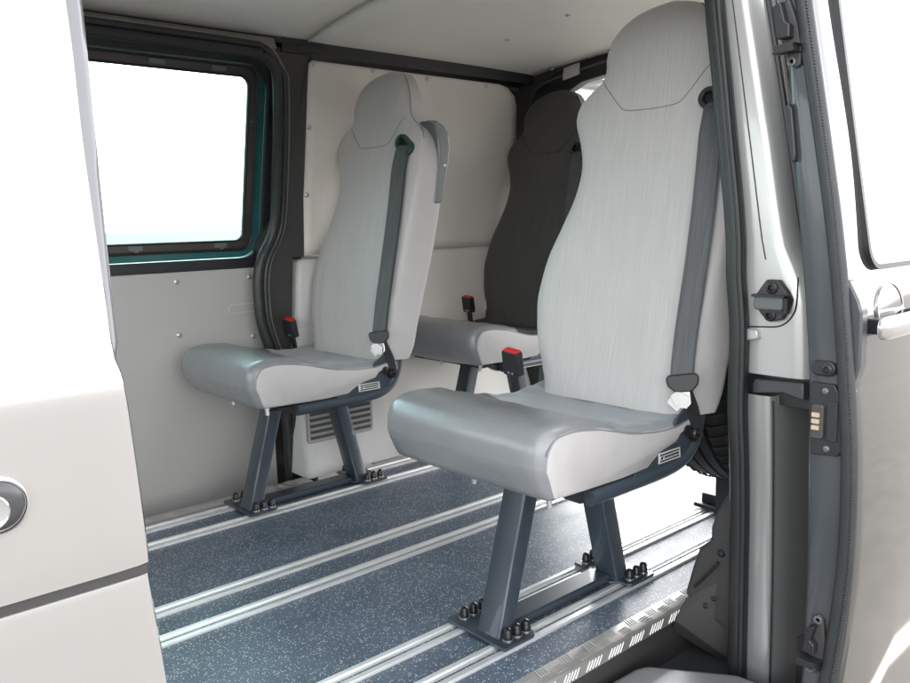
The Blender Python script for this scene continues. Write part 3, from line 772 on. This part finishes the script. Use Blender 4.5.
# --- closed front door (near): skin, moulding groove, handle; pillar behind it
FS = [(-.45, .640), (.10, .622), (.35, .612), (.45, .612), (.525, .612), (.533, .612), (.545, .6125), (.5475, .613), (.5485, .617), (.5555, .617), (.5565, .612), (.60, .611), (.66, .6112), (.698, .6116), (.706, .6132), (.711, .617), (.7155, .6215), (.719, .6235), (.735, .627), (.76, .631), (.88, .650), (.985, .668), (1.08, .69), (1.25, .745)]
FX = [(-.45, .240), (.35, .2275), (.448, .2227), (.545, .2150), (.555, .2162), (.654, .2118), (.690, .2095), (.712, .2078), (.732, .2070), (.762, .2073), (.878, .2072), (.967, .2095), (1.25, .209)]
m = MB(); rings = []
zl = sorted(set([round(lerp(-.40, 1.25, i/70), 4) for i in range(71)]+[.525, .533, .545, .5475, .5485, .5555, .5565, .558, .70, .703, .708, .711, .7135, .7155, .7175]))
for z in zl:
    y = tab(FS, z) if .53 < z < .565 else stab(FS, z); x = stab(FX, z)
    xf = -.95 if z < .725 else .055
    rings.append([(xf, y+.03, z), (xf, y-.002, z), (lerp(xf, x, .5), y-.002, z), (x-.03, y-.001, z), (x-.010, y, z), (x-.0025, y+.002, z), (x, y+.007, z), (x-.001, y+.03, z)])
lo = [r for r in rings if r[0][2] < .725]; hi = [r for r in rings if r[0][2] >= .725]
hi = [[(.055 if p[0] < 0 else p[0], p[1], .7249) for p in lo[-1]]]+hi if False else hi
mid = [((.055 if j < 2 else lerp(.055, lo[-1][3][0], .5) if j == 2 else p[0]), p[1], p[2]) for j, p in enumerate(lo[-1])]
m.loft(lo+[mid]+hi, True)
m.box((-.85, .72, 1.22), (.05, .76, 1.26))
fd = m.build('front_door', 'silver', van, angle=40, label='closed front door, only its rear strip in view')
m = MB(); m.add([(-.75, .645, .73), (.054, .645, .73), (.054, .74, 1.22), (-.5, .74, 1.22)], [(0, 1, 2, 3)]); m.build('door_window', 'glass', fd)
m = MB(); m.prism([(.6128, .5482), (.6128, .5558), (.63, .5558), (.63, .5482)], YZ, -.95, .2125); m.build('door_moulding', 'dark', fd)
# handle bowl with lock
hy = stab(FS, .628)-.0028
m = MB()
c = (.060, .629); W, Hh = .072, .0185
prof = [(1.06, -.001), (1.0, .0015), (.97, .001), (.93, -.0005)]
rings = []
for s_, d_ in ((1.07, .003), (1.05, -.0018), (1.0, -.0022), (.975, -.0008)):
    P = rrect(c[0]-W*1-.0*(s_), c[0]+W-.018*(1-1), c[1]-Hh, c[1]+Hh, Hh*.98, 10)
    rings.append([(c[0]+(u-c[0])*(1+(s_-1)*.3), hy+d_, c[1]+(v_-c[1])*s_) for u, v_ in P])
m.loft(rings, True)
hb = m.build('door_handle', 'chrome', fd, angle=60)
m = MB(); P = rrect(c[0]-W+.001, c[0]+W-.001, c[1]-Hh*.93, c[1]+Hh*.93, Hh*.9, 10)
rings = [[(u, hy-.0012, v_) for u, v_ in P]]
for s_, d_ in ((.93, -.0030), (.7, -.0042), (.4, -.0046)):
    rings.append([(c[0]+(u-c[0])*(1-(1-s_)*.3), hy+d_, c[1]+(v_-c[1])*s_) for u, v_ in P])
m.loft(rings, True); m.build('handle_bowl', 'bowl', fd, angle=60)
m = MB(); m.cyl((.108, hy-.0034, .6265), (0, -1, 0), .0115, .003, 24, prof=[(.0125, 0), (.0125, .0022), (.0115, .003), (.0105, .0026), (.0001, .0026)]); m.build('lock_cap', 'silver', fd, angle=50)
# pillar behind the door
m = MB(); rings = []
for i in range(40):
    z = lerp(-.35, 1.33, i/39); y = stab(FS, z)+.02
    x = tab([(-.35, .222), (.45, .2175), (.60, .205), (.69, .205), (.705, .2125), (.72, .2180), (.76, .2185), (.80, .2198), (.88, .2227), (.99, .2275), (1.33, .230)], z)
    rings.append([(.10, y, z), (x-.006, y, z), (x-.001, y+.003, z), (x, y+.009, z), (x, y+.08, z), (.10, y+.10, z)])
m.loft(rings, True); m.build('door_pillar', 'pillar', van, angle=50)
# far pillar, cab sides and front, so that light enters as it does in a real cab
m = MB(); m.box((-.10, 2.33, -.3), (.10, 2.40, 1.36)); m.box((-1.6, 2.34, -.35), (-.1, 2.40, .72)); m.box((-1.75, .70, -.35), (-1.65, 2.40, .62)); m.box((-1.3, 2.28, 1.28), (-.1, 2.33, 1.38)); m.box((-1.3, .80, 1.36), (-1.2, 2.33, 1.42))
m.each('cab_panel', 'dark', van)
m = MB(); m.add([(-1.68, .78, .62), (-1.68, 2.36, .62), (-1.22, 2.28, 1.38), (-1.22, .84, 1.38)], [(0, 1, 2, 3)]); m.build('windscreen', 'glass', van)
m = MB(); m.box((-1.66, .8, .3), (-1.1, 2.3, .62)); m.build('dashboard', 'dark', van, bevel=.03)

# ------------------------------------------------------------------ seats
SO = Vector((1.03, 1.107, 0))
BK = [  # z, left (+y), right (-y), x front, x rear, superellipse exponent
 (.415, .165, -.213, 1.364, 1.472, 5), (.45, .172, -.218, 1.371, 1.487, 5), (.52, .203, -.222, 1.385, 1.503, 5), (.60, .222, -.227, 1.401, 1.525, 5), (.66, .222, -.233, 1.414, 1.541, 5), (.73, .206, -.241, 1.430, 1.557, 5),
 (.80, .176, -.249, 1.446, 1.570, 5), (.86, .152, -.255, 1.460, 1.580, 5), (.925, .142, -.260, 1.474, 1.590, 5), (.98, .156, -.261, 1.487, 1.597, 5), (1.03, .180, -.254, 1.500, 1.602, 4.6), (1.06, .180, -.246, 1.507, 1.604, 4.4),
 (1.09, .158, -.228, 1.512, 1.605, 4.2), (1.115, .118, -.192, 1.515, 1.605, 3.8), (1.135, .106, -.182, 1.517, 1.606, 3.6), (1.17, .108, -.177, 1.520, 1.610, 3.4), (1.20, .102, -.166, 1.526, 1.617, 3.2), (1.225, .088, -.150, 1.534, 1.623, 3), (1.248, .060, -.124, 1.547, 1.628, 2.8), (1.263, .025, -.090, 1.563, 1.628, 2.6), (1.2725, -.02, -.052, 1.585, 1.618, 2.4)]
def back_params(z): return [stab(BK, z, k) for k in range(1, 6)]
def xfront(y, z):
    """front surface x of the backrest at local y, height z"""
    a, b, x0, x1, n = back_params(z); yc = (a+b)/2; hw = (a-b)/2; u = min(.999, abs((y-yc)/hw)); xc = (x0+x1)/2; hd = (x1-x0)/2
    xb = xc-hd*(1-u**n)**(1/n)
    return xb+dish(u, z)
def dish(u, z):
    k = max(0, 1-((z-.66)/.28)**2) if .38 < z < .94 else 0
    return .016*k*(1-min(1, u/.72)**2)+(.004*math.exp(-((u-.70)/.05)**2)*k)
def flare(z): return tab([(.415, .034), (.60, .034), (.80, .026), (1.0, .014), (1.08, .0)], z)
def make_back():
    m = MB(); zz = [lerp(.415, 1.2, i/44) for i in range(45)]+[1.21, 1.22, 1.23, 1.24, 1.248, 1.255, 1.261, 1.266, 1.270, 1.2725]
    NS = 88; rings = []
    for z in zz:
        a, b, x0, x1, n = back_params(z); yc = (a+b)/2; hw = (a-b)/2; xc = (x0+x1)/2; hd = (x1-x0)/2; row = []
        for i in range(NS):
            t = 2*math.pi*i/NS
            c, s = math.cos(t), math.sin(t)
            # equalise spacing along the superellipse
            nn = n if s < 0 else lerp(n, 9, sstep(1.2, 1.10, z) if False else (1-sstep(1.10, 1.22, z)))
            yy = hw*math.copysign(abs(c)**(2/nn), c); xx = hd*math.copysign(abs(s)**(2/nn), s)
            u = min(1, abs(yy)/hw)
            if xx < 0: xx = xx+dish(u, z)*min(1, -xx/hd)
            if yy < 0: yy -= flare(z)*(xx/hd+1)/2*min(1, -yy/hw)**3
            if xx < 0:      # soft gathers where the cover is pulled into the base of the backrest and below the shoulders
                yl = yc+yy
                xx -= .0026*math.exp(-((z-.475)/.045)**2)*math.exp(-((yl-.12)/.09)**2)*math.sin(150*(yl*.8+z*.55))
                xx -= .0012*math.exp(-((z-.62)/.12)**2)*math.sin(70*z+38*yl)*min(1, -xx/hd)
            row.append((xc+xx, SO.y+yc+yy, z))
        rings.append(row)
    m.loft(rings, True)
    # material 1 on the front
    for k, fc in enumerate(m.f):
        if len(fc) != 4: continue
        p = [Vector(m.v[i]) for i in fc]; c = sum(p, Vector())/4; nrm = (p[1]-p[0]).cross(p[3]-p[0])
        a, b, x0, x1, n = back_params(c.z); yc = SO.y+(a+b)/2; hw = (a-b)/2
        if c.x < lerp(x0, x1, .30) and c.y > SO.y+b+.004: m.m[k] = 1
    return m
def back_line(pts, lift=-.0006):
    return [(xfront(y, z)+lift, SO.y+y, z) for y, z in pts]
def dense(pts, n=8):
    return [(p.x, p.y) for p in smooth_path([Vector((a, b, 0)) for a, b in pts], n)]
def dense_lin(pts, n=6):
    o = []
    for (a, b), (c, d) in zip(pts, pts[1:]):
        o += [(lerp(a, c, i/n), lerp(b, d, i/n)) for i in range(n)]
    return o+[pts[-1]]
# cushion profile in x,z (outer edge / crown)
CP_TOP = [(.955, .395), (.957, .425), (.966, .446), (.982, .458), (1.01, .465), (1.05, .466), (1.10, .459), (1.15, .447), (1.20, .433), (1.25, .424), (1.30, .418), (1.35, .418), (1.40, .425), (1.44, .43)]
CP_BOT = [(1.44, .412), (1.39, .402), (1.362, .384), (1.350, .366), (1.325, .3605), (1.298, .355), (1.272, .343), (1.255, .333), (1.18, .331), (1.08, .333), (1.02, .335), (.99, .336), (.981, .340), (.972, .355), (.961, .378)]
CPROF = [(p.x, p.y) for p in smooth_path([Vector((a, b, 0)) for a, b in CP_TOP], 4)]+CP_BOT
CCX, CCZ = 1.18, .39
def make_cushion():
    m = MB(); rings = []
    ys = []
    HY = .2215
    for i in range(25): ys.append(lerp(-HY+.02, HY-.02, i/24))
    edge = [(0, .022), (.003, .014), (.008, .0075), (.014, .003)]   # distance from the end -> inset
    full = [(-HY+d, ins) for d, ins in edge]+[(y, 0) for y in ys]+[(HY-d, ins) for d, ins in reversed(edge)]
    for y, ins in full:
        row = []
        u = abs(y)/HY
        for x, z in CPROF:
            # waterfall front bows forward in the middle and rounds away at the sides
            xx = x; zz = z
            if x < 1.05: xx = x-.006*(1-u*u)+.010*max(0, (u-.8)/.2)**2*(1.05-x)/.1
            dx, dz = xx-CCX, zz-CCZ
            if ins:
                # inset: move towards the inside by ins along both axes
                if z > CCZ: zz -= ins*min(1, dz/.03)
                else: zz += .35*ins*min(1, -dz/.03)
                if xx < 1.0: xx += ins*.8*min(1, (1.0-xx)/.03)
            if z > .41 and 1.12 < x < 1.40: zz -= .007*(1-u*u)
            if z > .40: zz += .0016*math.sin(95*x+20*y)*math.exp(-((abs(y)-.19)/.03)**2)*sstep(1.02, 1.15, x) + .0011*math.sin(46*x-55*y)*sstep(1.0, 1.1, x)
            row.append((xx, SO.y+y, zz))
        rings.append(row)
    m.loft(rings, True)
    n = len(CPROF)
    for k, fc in enumerate(m.f):
        if len(fc) != 4:
            m.m[k] = 1; continue
        p = [Vector(m.v[i]) for i in fc]; c = sum(p, Vector())/4
        if abs(c.y-SO.y) > HY-.0035: m.m[k] = 1
        elif c.z > .40 and c.x > 1.19+.19*(c.y-SO.y)+.25*max(0, abs(c.y-SO.y)-.17): m.m[k] = 2
    return m
def seat(loc, label, dark=False):
    root = empty('passenger_seat', SO, label, 'seat', 'seats bolted to the floor rails')
    cl, inl, pp = ('cloth_dark', 'inlay_dark', 'piping_dark') if dark else ('cloth', 'inlay', 'piping')
    bk = make_back().build('backrest', ['vinylside', cl], root, angle=75)
    # seams
    m = MB()
    hs = dense([(.102, 1.120), (.070, 1.087), (.045, 1.060), (.030, 1.048), (.008, 1.0425), (-.06, 1.0405), (-.105, 1.0435), (-.122, 1.053), (-.15, 1.085), (-.176, 1.122)], 6)
    m.tube(back_line(hs, -.0002), .0012, 6, up=(1, 0, 0))
    # edge piping along the right hand seam
    rp = []
    for i in range(60):
        z = lerp(.425, 1.25, i/59); a, b, x0, x1, n = back_params(z)
        rp.append((lerp(x0, x1, .30), SO.y+b-.0005+.002, z))
    m.tube(rp, .0022, 6, up=(1, 0, 0))
    m.each('seam', pp, bk)
    cu = make_cushion().build('cushion', ['vinyl', 'vinylside', inl], root, angle=60)
    m = MB()
    for sg in (-1, 1):
        pts = [(x if x > 1.0 else x+.016*.8*min(1, (1.0-x)/.03), SO.y+sg*.2195, z-.016) for x, z in CPROF[6:4*13+1] if x < 1.42]
        m.tube(pts, .0017, 6, up=(0, 1, 0))
    m.each('seam', 'piping', cu)
    # --- seat frame: side tubes, plates, cross members
    m = MB()
    for yy, full in ((.8955, True), (1.315, True)):
        path = smooth_path([(1.092, yy, .3175), (1.20, yy, .3175), (1.31, yy, .318), (1.375, yy, .326), (1.415, yy, .350), (1.436, yy, .392)]+([(1.440, yy, .43), (1.442, yy, .455)] if full else []), 6)
        m.tube(path, .0155, 14, up=(0, 1, 0))
    for xx, zz in ((1.13, .315), (1.385, .332)): m.tube([(xx, .90, zz), (xx, 1.31, zz)], .013, 10)
    fr, *more_ = m.each('seat_frame', 'steel', root, angle=60)
    m = MB()
    for yy in (.887, 1.309):
        m.prism([(1.20, .318), (1.375, .330), (1.412, .352), (1.432, .392)]+([(1.440, .44), (1.405, .445), (1.350, .415)] if yy < 1 else [(1.38, .392)])+([(1.33, .380), (1.25, .362)] if yy < 1 else [(1.325, .350), (1.28, .340)]), XZ, yy, yy+.006)
    m.each('side_plate', 'steel', fr, bevel=.0015)
    m = MB(); m.box((1.03, .93, .318), (1.30, 1.285, .331)); m.prism([(1.045, .330), (1.10, .330), (1.115, .302), (1.085, .305), (1.06, .318)], XZ, .908, .935)
    m.prism([(1.00, .332), (1.10, .332), (1.10, .322), (1.01, .326)], XZ, 1.02, 1.20)
    m.each('pan_bracket', 'black', fr, bevel=.002)
    m = MB()
    for x, y in ((1.020, .925), (1.016, 1.115)):
        m.cyl((x, y, .334), (0, 0, -1), .005, .02, 10, prof=[(.0085, 0), (.0085, .006), (.005, .006), (.005, .022), (.0001, .022)])
    m.each('bolt', 'washer', fr)
    # legs
    def leg(xf, xt, zt, name):
        m = MB(); y0, y1 = 1.058, 1.118; w = .042; r = .004
        def sec(x, z): return [(x+u, v_, z) for u, v_ in rrect(0, w, y0, y1, .005, 3)]
        def fl(x, z): return [(x+u, v_, z) for u, v_ in rrect(-.004, w+.004, y0-.004, y1+.004, .005, 3)]
        m.loft([fl(xf, .009), sec(xf+.002, .015), sec(lerp(xf, xt, .5), lerp(.015, zt, .5)), sec(xt, zt)], True)
        return m.build('leg', 'steel', root, angle=50)
    leg(1.0165, 1.108, .322, 'leg'); leg(1.384, 1.308, .322, 'leg')
    # base plates with nuts
    def base(x0, name, front):
        m = MB()
        P = [(x0-.030, 1.022), (x0+.050, 1.022), (x0+.062, 1.030), (x0+.062, 1.058), (x0+.045, 1.066), (x0+.045, 1.148), (x0+.060, 1.156), (x0+.060, 1.186), (x0+.05, 1.192), (x0-.024, 1.192), (x0-.032, 1.186), (x0-.032, 1.03)] if front else \
            [(x0+.062, 1.022), (x0-.02, 1.022), (x0-.028, 1.030), (x0-.028, 1.052), (x0-.045, 1.066), (x0-.045, 1.148), (x0-.022, 1.156), (x0-.022, 1.186), (x0-.012, 1.192), (x0+.06, 1.192), (x0+.066, 1.186), (x0+.066, 1.03)]
        m.prism(P, XY, .0065, .0125)
        bp = m.build('base_plate', 'steel', root, bevel=.0015)
        n1 = MB(); n2 = MB()
        for yy in (1.0445, 1.1690):
            for k in range(3):
                c = (x0+(0.0 if front else 0)+.0254*k, yy, .0125)
                n2.cyl(c, (0, 0, 1), .0108, .002, 16)
                n1.cyl((c[0], c[1], .0145), (0, 0, 1), .009, .02, 12, prof=[(.0098, 0), (.0098, .007), (.0088, .009), (.0085, .014), (.0068, .0185), (.0035, .021), (.0001, .0215)])
        n1.each('nut', 'nut', bp, angle=50); n2.each('washer', 'washer', bp)
    base(1.030, 'base_plate', True); base(1.4155, 'base_plate', False)
    m = MB(); m.box((1.06, 1.072, .0068), (1.40, 1.128, .010)); m.prism([(1.072, .0098), (1.072, .020), (1.076, .0235), (1.124, .0235), (1.128, .020), (1.128, .0098)], YZ, 1.07, 1.378)
    m.each('base_bar', 'steel', root, bevel=.0015)
    # label on the side plate
    m = MB(); LP = [(1.290, .359), (1.363, .358), (1.365, .337), (1.291, .338)]
    m.prism(LP, XZ, .8862, .8868); lb = m.build('maker_label', 'tag', root)
    m = MB()
    def lb_pt(u, v): 
        x = lerp(1.291, 1.364, u); return (x, lerp(.338, .3585, v))
    def bar(u0, u1, v0, v1, sk=0.): m.prism([lb_pt(u0, v0), lb_pt(u1, v0), lb_pt(u1+sk, v1), lb_pt(u0+sk, v1)], XZ, .8856, .8863)
    bar(.06, .94, .72, .87); bar(.06, .94, .11, .26)
    bar(.07, .11, .34, .64, .05); bar(.13, .17, .34, .64, .05)
    random.seed(3)
    u = .26
    while u < .90:
        w = random.choice((.035, .045, .055)); bar(u, u+w, .37, .62); u += w+.022
    m.build('label_print', 'label', lb)
    # belt: guide at the shoulder, webbing, tongue, anchor, buckle
    yb_, zb_ = -.200, 1.035
    def gp(u, v, w):   # tilted frame on the shoulder front
        ca, sa = math.cos(R(-38)), math.sin(R(-38)); du, dv = u*ca-v*sa, u*sa+v*ca
        y = yb_-du; z = zb_+dv
        return (xfront(max(-.245, y), z)+w, SO.y+y, z)
    m = MB(); plate_ring(m, rrect(-.040, .040, -.0215, .0215, .021, 6), rrect(-.030, .030, -.011, .011, .0105, 6), gp, -.013, .012)
    gd = m.build('belt_guide', 'black' if dark or loc[1] < .5 else 'guide', root, bevel=.003)
    m = MB(); m.prism(rrect(-.031, .031, -.012, .012, .011, 6), gp, -.001, .004); m.build('guide_slot', 'nut', gd)
    # webbing
    m = MB()
    BP = [(-.206, 1.030), (-.208, .97), (-.211, .90), (-.214, .82), (-.215, .74), (-.214, .66), (-.212, .58), (-.213, .52), (-.216, .492)]
    P = smooth_path([Vector((xfront(max(y, -.20), z)-.010-.004*(1 if i else 0), SO.y+y, z)) for i, (y, z) in enumerate(BP)], 6)
    P[0] = P[0]+Vector((.012, 0, .004))
    wdir = Vector((.55, -1, 0)).normalized()
    for off, wd in ((0., .023), (-.0035, .019)):
        rings = []
        for p in P:
            nrm = Vector((-1, -.55, 0)).normalized()
            c = p+nrm*(-off)
            sec = []
            K = 10
            for i in range(K+1):
                s = -1+2*i/K; rib = .0006*math.cos(i*math.pi)
                sec.append(c+wdir*(wd*s)+nrm*(.0010+rib))
            for i in range(K, -1, -1):
                s = -1+2*i/K; sec.append(c+wdir*(wd*s)-nrm*.0010)
            rings.append(sec)
        m.loft(rings, True)
    m.each('belt_webbing', 'web', root, angle=60)
    # tongue
    c0 = Vector((1.373, SO.y-.219, .478))
    nrm = Vector((-1, -.7, .1)).normalized(); ax = Vector((.62, -1, .15)).normalized(); upv = nrm.cross(ax).normalized()
    if upv.z < 0: upv = -upv
    fn = lambda u, v, w: tuple(c0+ax*u+upv*v+nrm*w)
    m = MB(); m.prism([(-.032, .020), (-.026, .026), (.026, .026), (.032, .020), (.030, .004), (.016, -.010), (-.016, -.010), (-.030, .004)], fn, .0, .010)
    tn = m.build('belt_tongue', 'black', root, bevel=.003)
    m = MB(); m.prism([(-.012, -.008), (.012, -.008), (.012, -.034), (.006, -.040), (-.006, -.040), (-.012, -.034)], fn, .003, .006); m.build('tongue_blade', 'chrome', tn, bevel=.001)
    m = MB()
    random.seed(5)
    for k, (du, dv, ro) in enumerate(((-.012, -.022, .3), (-.004, -.028, -.25), (-.018, -.030, .7))):
        ca, sa = math.cos(ro), math.sin(ro)
        m.prism([(du+a*ca-b*sa, dv+a*sa+b*ca) for a, b in ((-.010, -.013), (.010, -.012), (.011, .010), (0, .015), (-.011, .012))], lambda u, v, w, k=k: fn(u, v, w+u*.25*(k-1)), .0085+.002*k, .0092+.002*k)
    if not dark: m.each('care_tag', 'tag', root)
    # lower webbing and anchor
    m = MB()
    Q = smooth_path([(1.381, .886, .468), (1.390, .882, .445), (1.400, .880, .42), (1.405, .880, .396), (1.405, .881, .378)], 5)
    m.sweep(Q, [(-.001, -.012), (.001, -.012), (.001, .012), (-.001, .012)], up=(1, -.8, 0))
    m.build('anchor_strap', 'black', root)
    m = MB(); m.cyl((1.408, .885, .378), (0, -1, 0), .012, .012, 16, prof=[(.018, 0), (.018, .003), (.0125, .003), (.0125, .009), (.010, .0115), (.006, .0115), (.005, .006), (.0001, .006)])
    m.cyl((1.385, .886, .388), (0, -1, 0), .012, .01, 14, prof=[(.011, 0), (.011, .004), (.007, .006), (.0001, .006)])
    m.each('anchor_bolt', 'nut', root, angle=45)
    # buckle at the far side
    bb = Vector((1.322, 1.312, .512)); bax = Vector((-.22, -.10, 1)).normalized(); bs_ = Vector((0, 1, .1)).normalized(); bn = bax.cross(bs_).normalized()
    bf = lambda u, v, w: tuple(bb+bs_*u+bax*v+bn*w)
    m = MB(); m.prism(rrect(-.024, .024, -.060, .0, .004, 3), bf, -.011, .011); m.prism(rrect(-.012, .012, -.125, -.05, .002, 2), bf, -.003, .003)
    bu = m.build('belt_buckle', 'black', root, bevel=.003)
    m = MB(); m.prism(rrect(-.021, .021, -.004, .0035, .0015, 2), bf, -.0095, .0095); m.build('release_button', 'red', bu, bevel=.0015)
    m = MB()
    for u in (-.006, .006): m.cyl(bf(u, -.052, .010 if bn.x < 0 else -.010), bn if bn.x < 0 else -bn, .003, .002, 8)
    m.each('rivet', 'washer', bu)
    # hard cover on the back of the belt shoulder
    if not dark or True:
        m = MB()
        P = [(1.533, 1.10), (1.564, 1.101), (1.59, 1.088), (1.608, 1.065), (1.612, 1.022), (1.605, .982), (1.576, .865), (1.545, .865), (1.556, .941), (1.568, 1.012), (1.566, 1.052), (1.555, 1.082)]
        m.prism(P, XZ, SO.y-.276, SO.y-.225)
        cv = m.build('belt_cover', 'gunmetal', root, bevel=.006, seg=3)
        m = MB(); dome(m, (1.587, SO.y-.276, .975), (0, -1, 0), .005, .003); m.build('cover_screw', 'washer', cv)
    root.location = SO+Vector(loc)
    return root
s1 = seat((0, 0, 0), 'largest grey passenger seat, bolted nearest the open doorway with its belt on the door side')
s2 = seat((-.0046, 1.0037, 0), 'grey passenger seat in front of the wide side window, its belt guide tinted green')
s3 = seat((.772, 1.0, .010), 'passenger seat with charcoal cloth backrest and black inlay, behind the other two', True)

# ------------------------------------------------------------------ loose things at the near rear
wheel = empty('spare_wheel', (1.93, 1.03, .13), 'black spare tyre standing upright behind the nearest seat, mostly hidden by the door seal', 'wheel')
m = MB(); c = Vector((1.93, 1.03, .49)); RR = .36
prof = [(.235, -.085), (.30, -.100), (.335, -.096), (.349, -.084), (.357, -.070), (.359, -.052), (.350, -.050), (.350, -.044), (.3605, -.042), (.361, -.018), (.351, -.016), (.351, -.010), (.361, -.008), (.361, .018), (.351, .02), (.351, .026), (.360, .028), (.357, .07), (.349, .084), (.335, .096), (.30, .1), (.235, .085)]
m.loft([[c+Vector((r*math.cos(t), w, r*math.sin(t))) for r, w in prof] for t in [2*math.pi*i/72 for i in range(73)]], False, closed=False)
for i in range(72):
    t = 2*math.pi*i/72; 
    for sg in (-1, 1):
        p = [c+Vector((r*math.cos(t), w*sg, r*math.sin(t))) for r, w in ((.332, .098), (.352, .084), (.3615, .066), (.3615, .054))]
        m.tube(p, .0035, 5, up=(0, 1, 0))
m.build('tyre', 'tyre', wheel, angle=40)
m = MB()
m.cyl(c+Vector((0, -.075, 0)), (0, 1, 0), .24, .15, 48, prof=[(.245, -.008), (.236, 0), (.225, .012), (.20, .03), (.19, .07), (.11, .05), (.08, .03), (.03, .03), (.0001, .03)])
m.build('rim', 'gunmetal', wheel, angle=40)
wc = empty('wheel_carrier', (1.95, 1.08, .006), 'small black block on the floor rail under the spare tyre', 'bracket')
m = MB(); m.prism([(1.955, .0065), (2.15, .0065), (2.15, .045), (1.955, .042)], XZ, 1.10, 1.20); m.prism([(1.93, .0065), (2.16, .0065), (2.16, .018), (1.93, .018)], XZ, .96, 1.21)
m.prism([(1.84, .018), (2.02, .018), (2.02, .126), (1.93, .130), (1.84, .140)], XZ, .97, 1.09)
m.each('block', 'black', wc, bevel=.004)

# ------------------------------------------------------------------ camera
cam = D.cameras.new('Camera'); co = D.objects.new('Camera', cam); COL.objects.link(co)
rt = Vector((.749787, -.66121, -.024923)); dn = Vector((-.115872, -.094123, -.988795)); fw = Vector((.651455, .744273, -.147187))
mw = Matrix(((rt.x, -dn.x, -fw.x, 0), (rt.y, -dn.y, -fw.y, 0), (rt.z, -dn.z, -fw.z, .814), (0, 0, 0, 1)))
co.matrix_world = mw
cam.sensor_width = 36; cam.lens = 812.3626/910*36; cam.clip_start = .02; cam.clip_end = 2000
SC.camera = co

# ------------------------------------------------------------------ light
W = D.worlds.new('World'); SC.world = W; W.use_nodes = True
nt = W.node_tree; bg = nt.nodes['Background']
sky = nt.nodes.new('ShaderNodeTexSky'); sky.sky_type = 'NISHITA'; sky.sun_disc = False
SUN_EL, SUN_AZ = 45, 38      # azimuth measured from +X towards +Y
sky.sun_elevation = R(SUN_EL); sky.sun_rotation = R(90-SUN_AZ)
sky.air_density = 1.0; sky.dust_density = 1.3; sky.ozone_density = 1.0
hs = nt.nodes.new('ShaderNodeHueSaturation'); hs.inputs['Saturation'].default_value = .13     # thin high cloud: a milky sky
nt.links.new(sky.outputs[0], hs.inputs['Color']); nt.links.new(hs.outputs[0], bg.inputs[0]); bg.inputs[1].default_value = .15
sl = D.lights.new('Sun', 'SUN'); sl.energy = 2.2; sl.angle = R(.6); sl.color = (1, .95, .88)
so = D.objects.new('Sun', sl); COL.objects.link(so)
sd_ = Vector((math.cos(R(SUN_EL))*math.cos(R(SUN_AZ)), math.cos(R(SUN_EL))*math.sin(R(SUN_AZ)), math.sin(R(SUN_EL))))
so.rotation_euler = sd_.to_track_quat('Z', 'Y').to_euler()
vs = SC.view_settings; vs.view_transform = 'Standard'; vs.look = 'None'; vs.exposure = 2.9; vs.gamma = 1
SC.cycles.max_bounces = 10; SC.cycles.diffuse_bounces = 6; SC.cycles.glossy_bounces = 5; SC.cycles.transparent_max_bounces = 12
SC.cycles.sample_clamp_indirect = 6
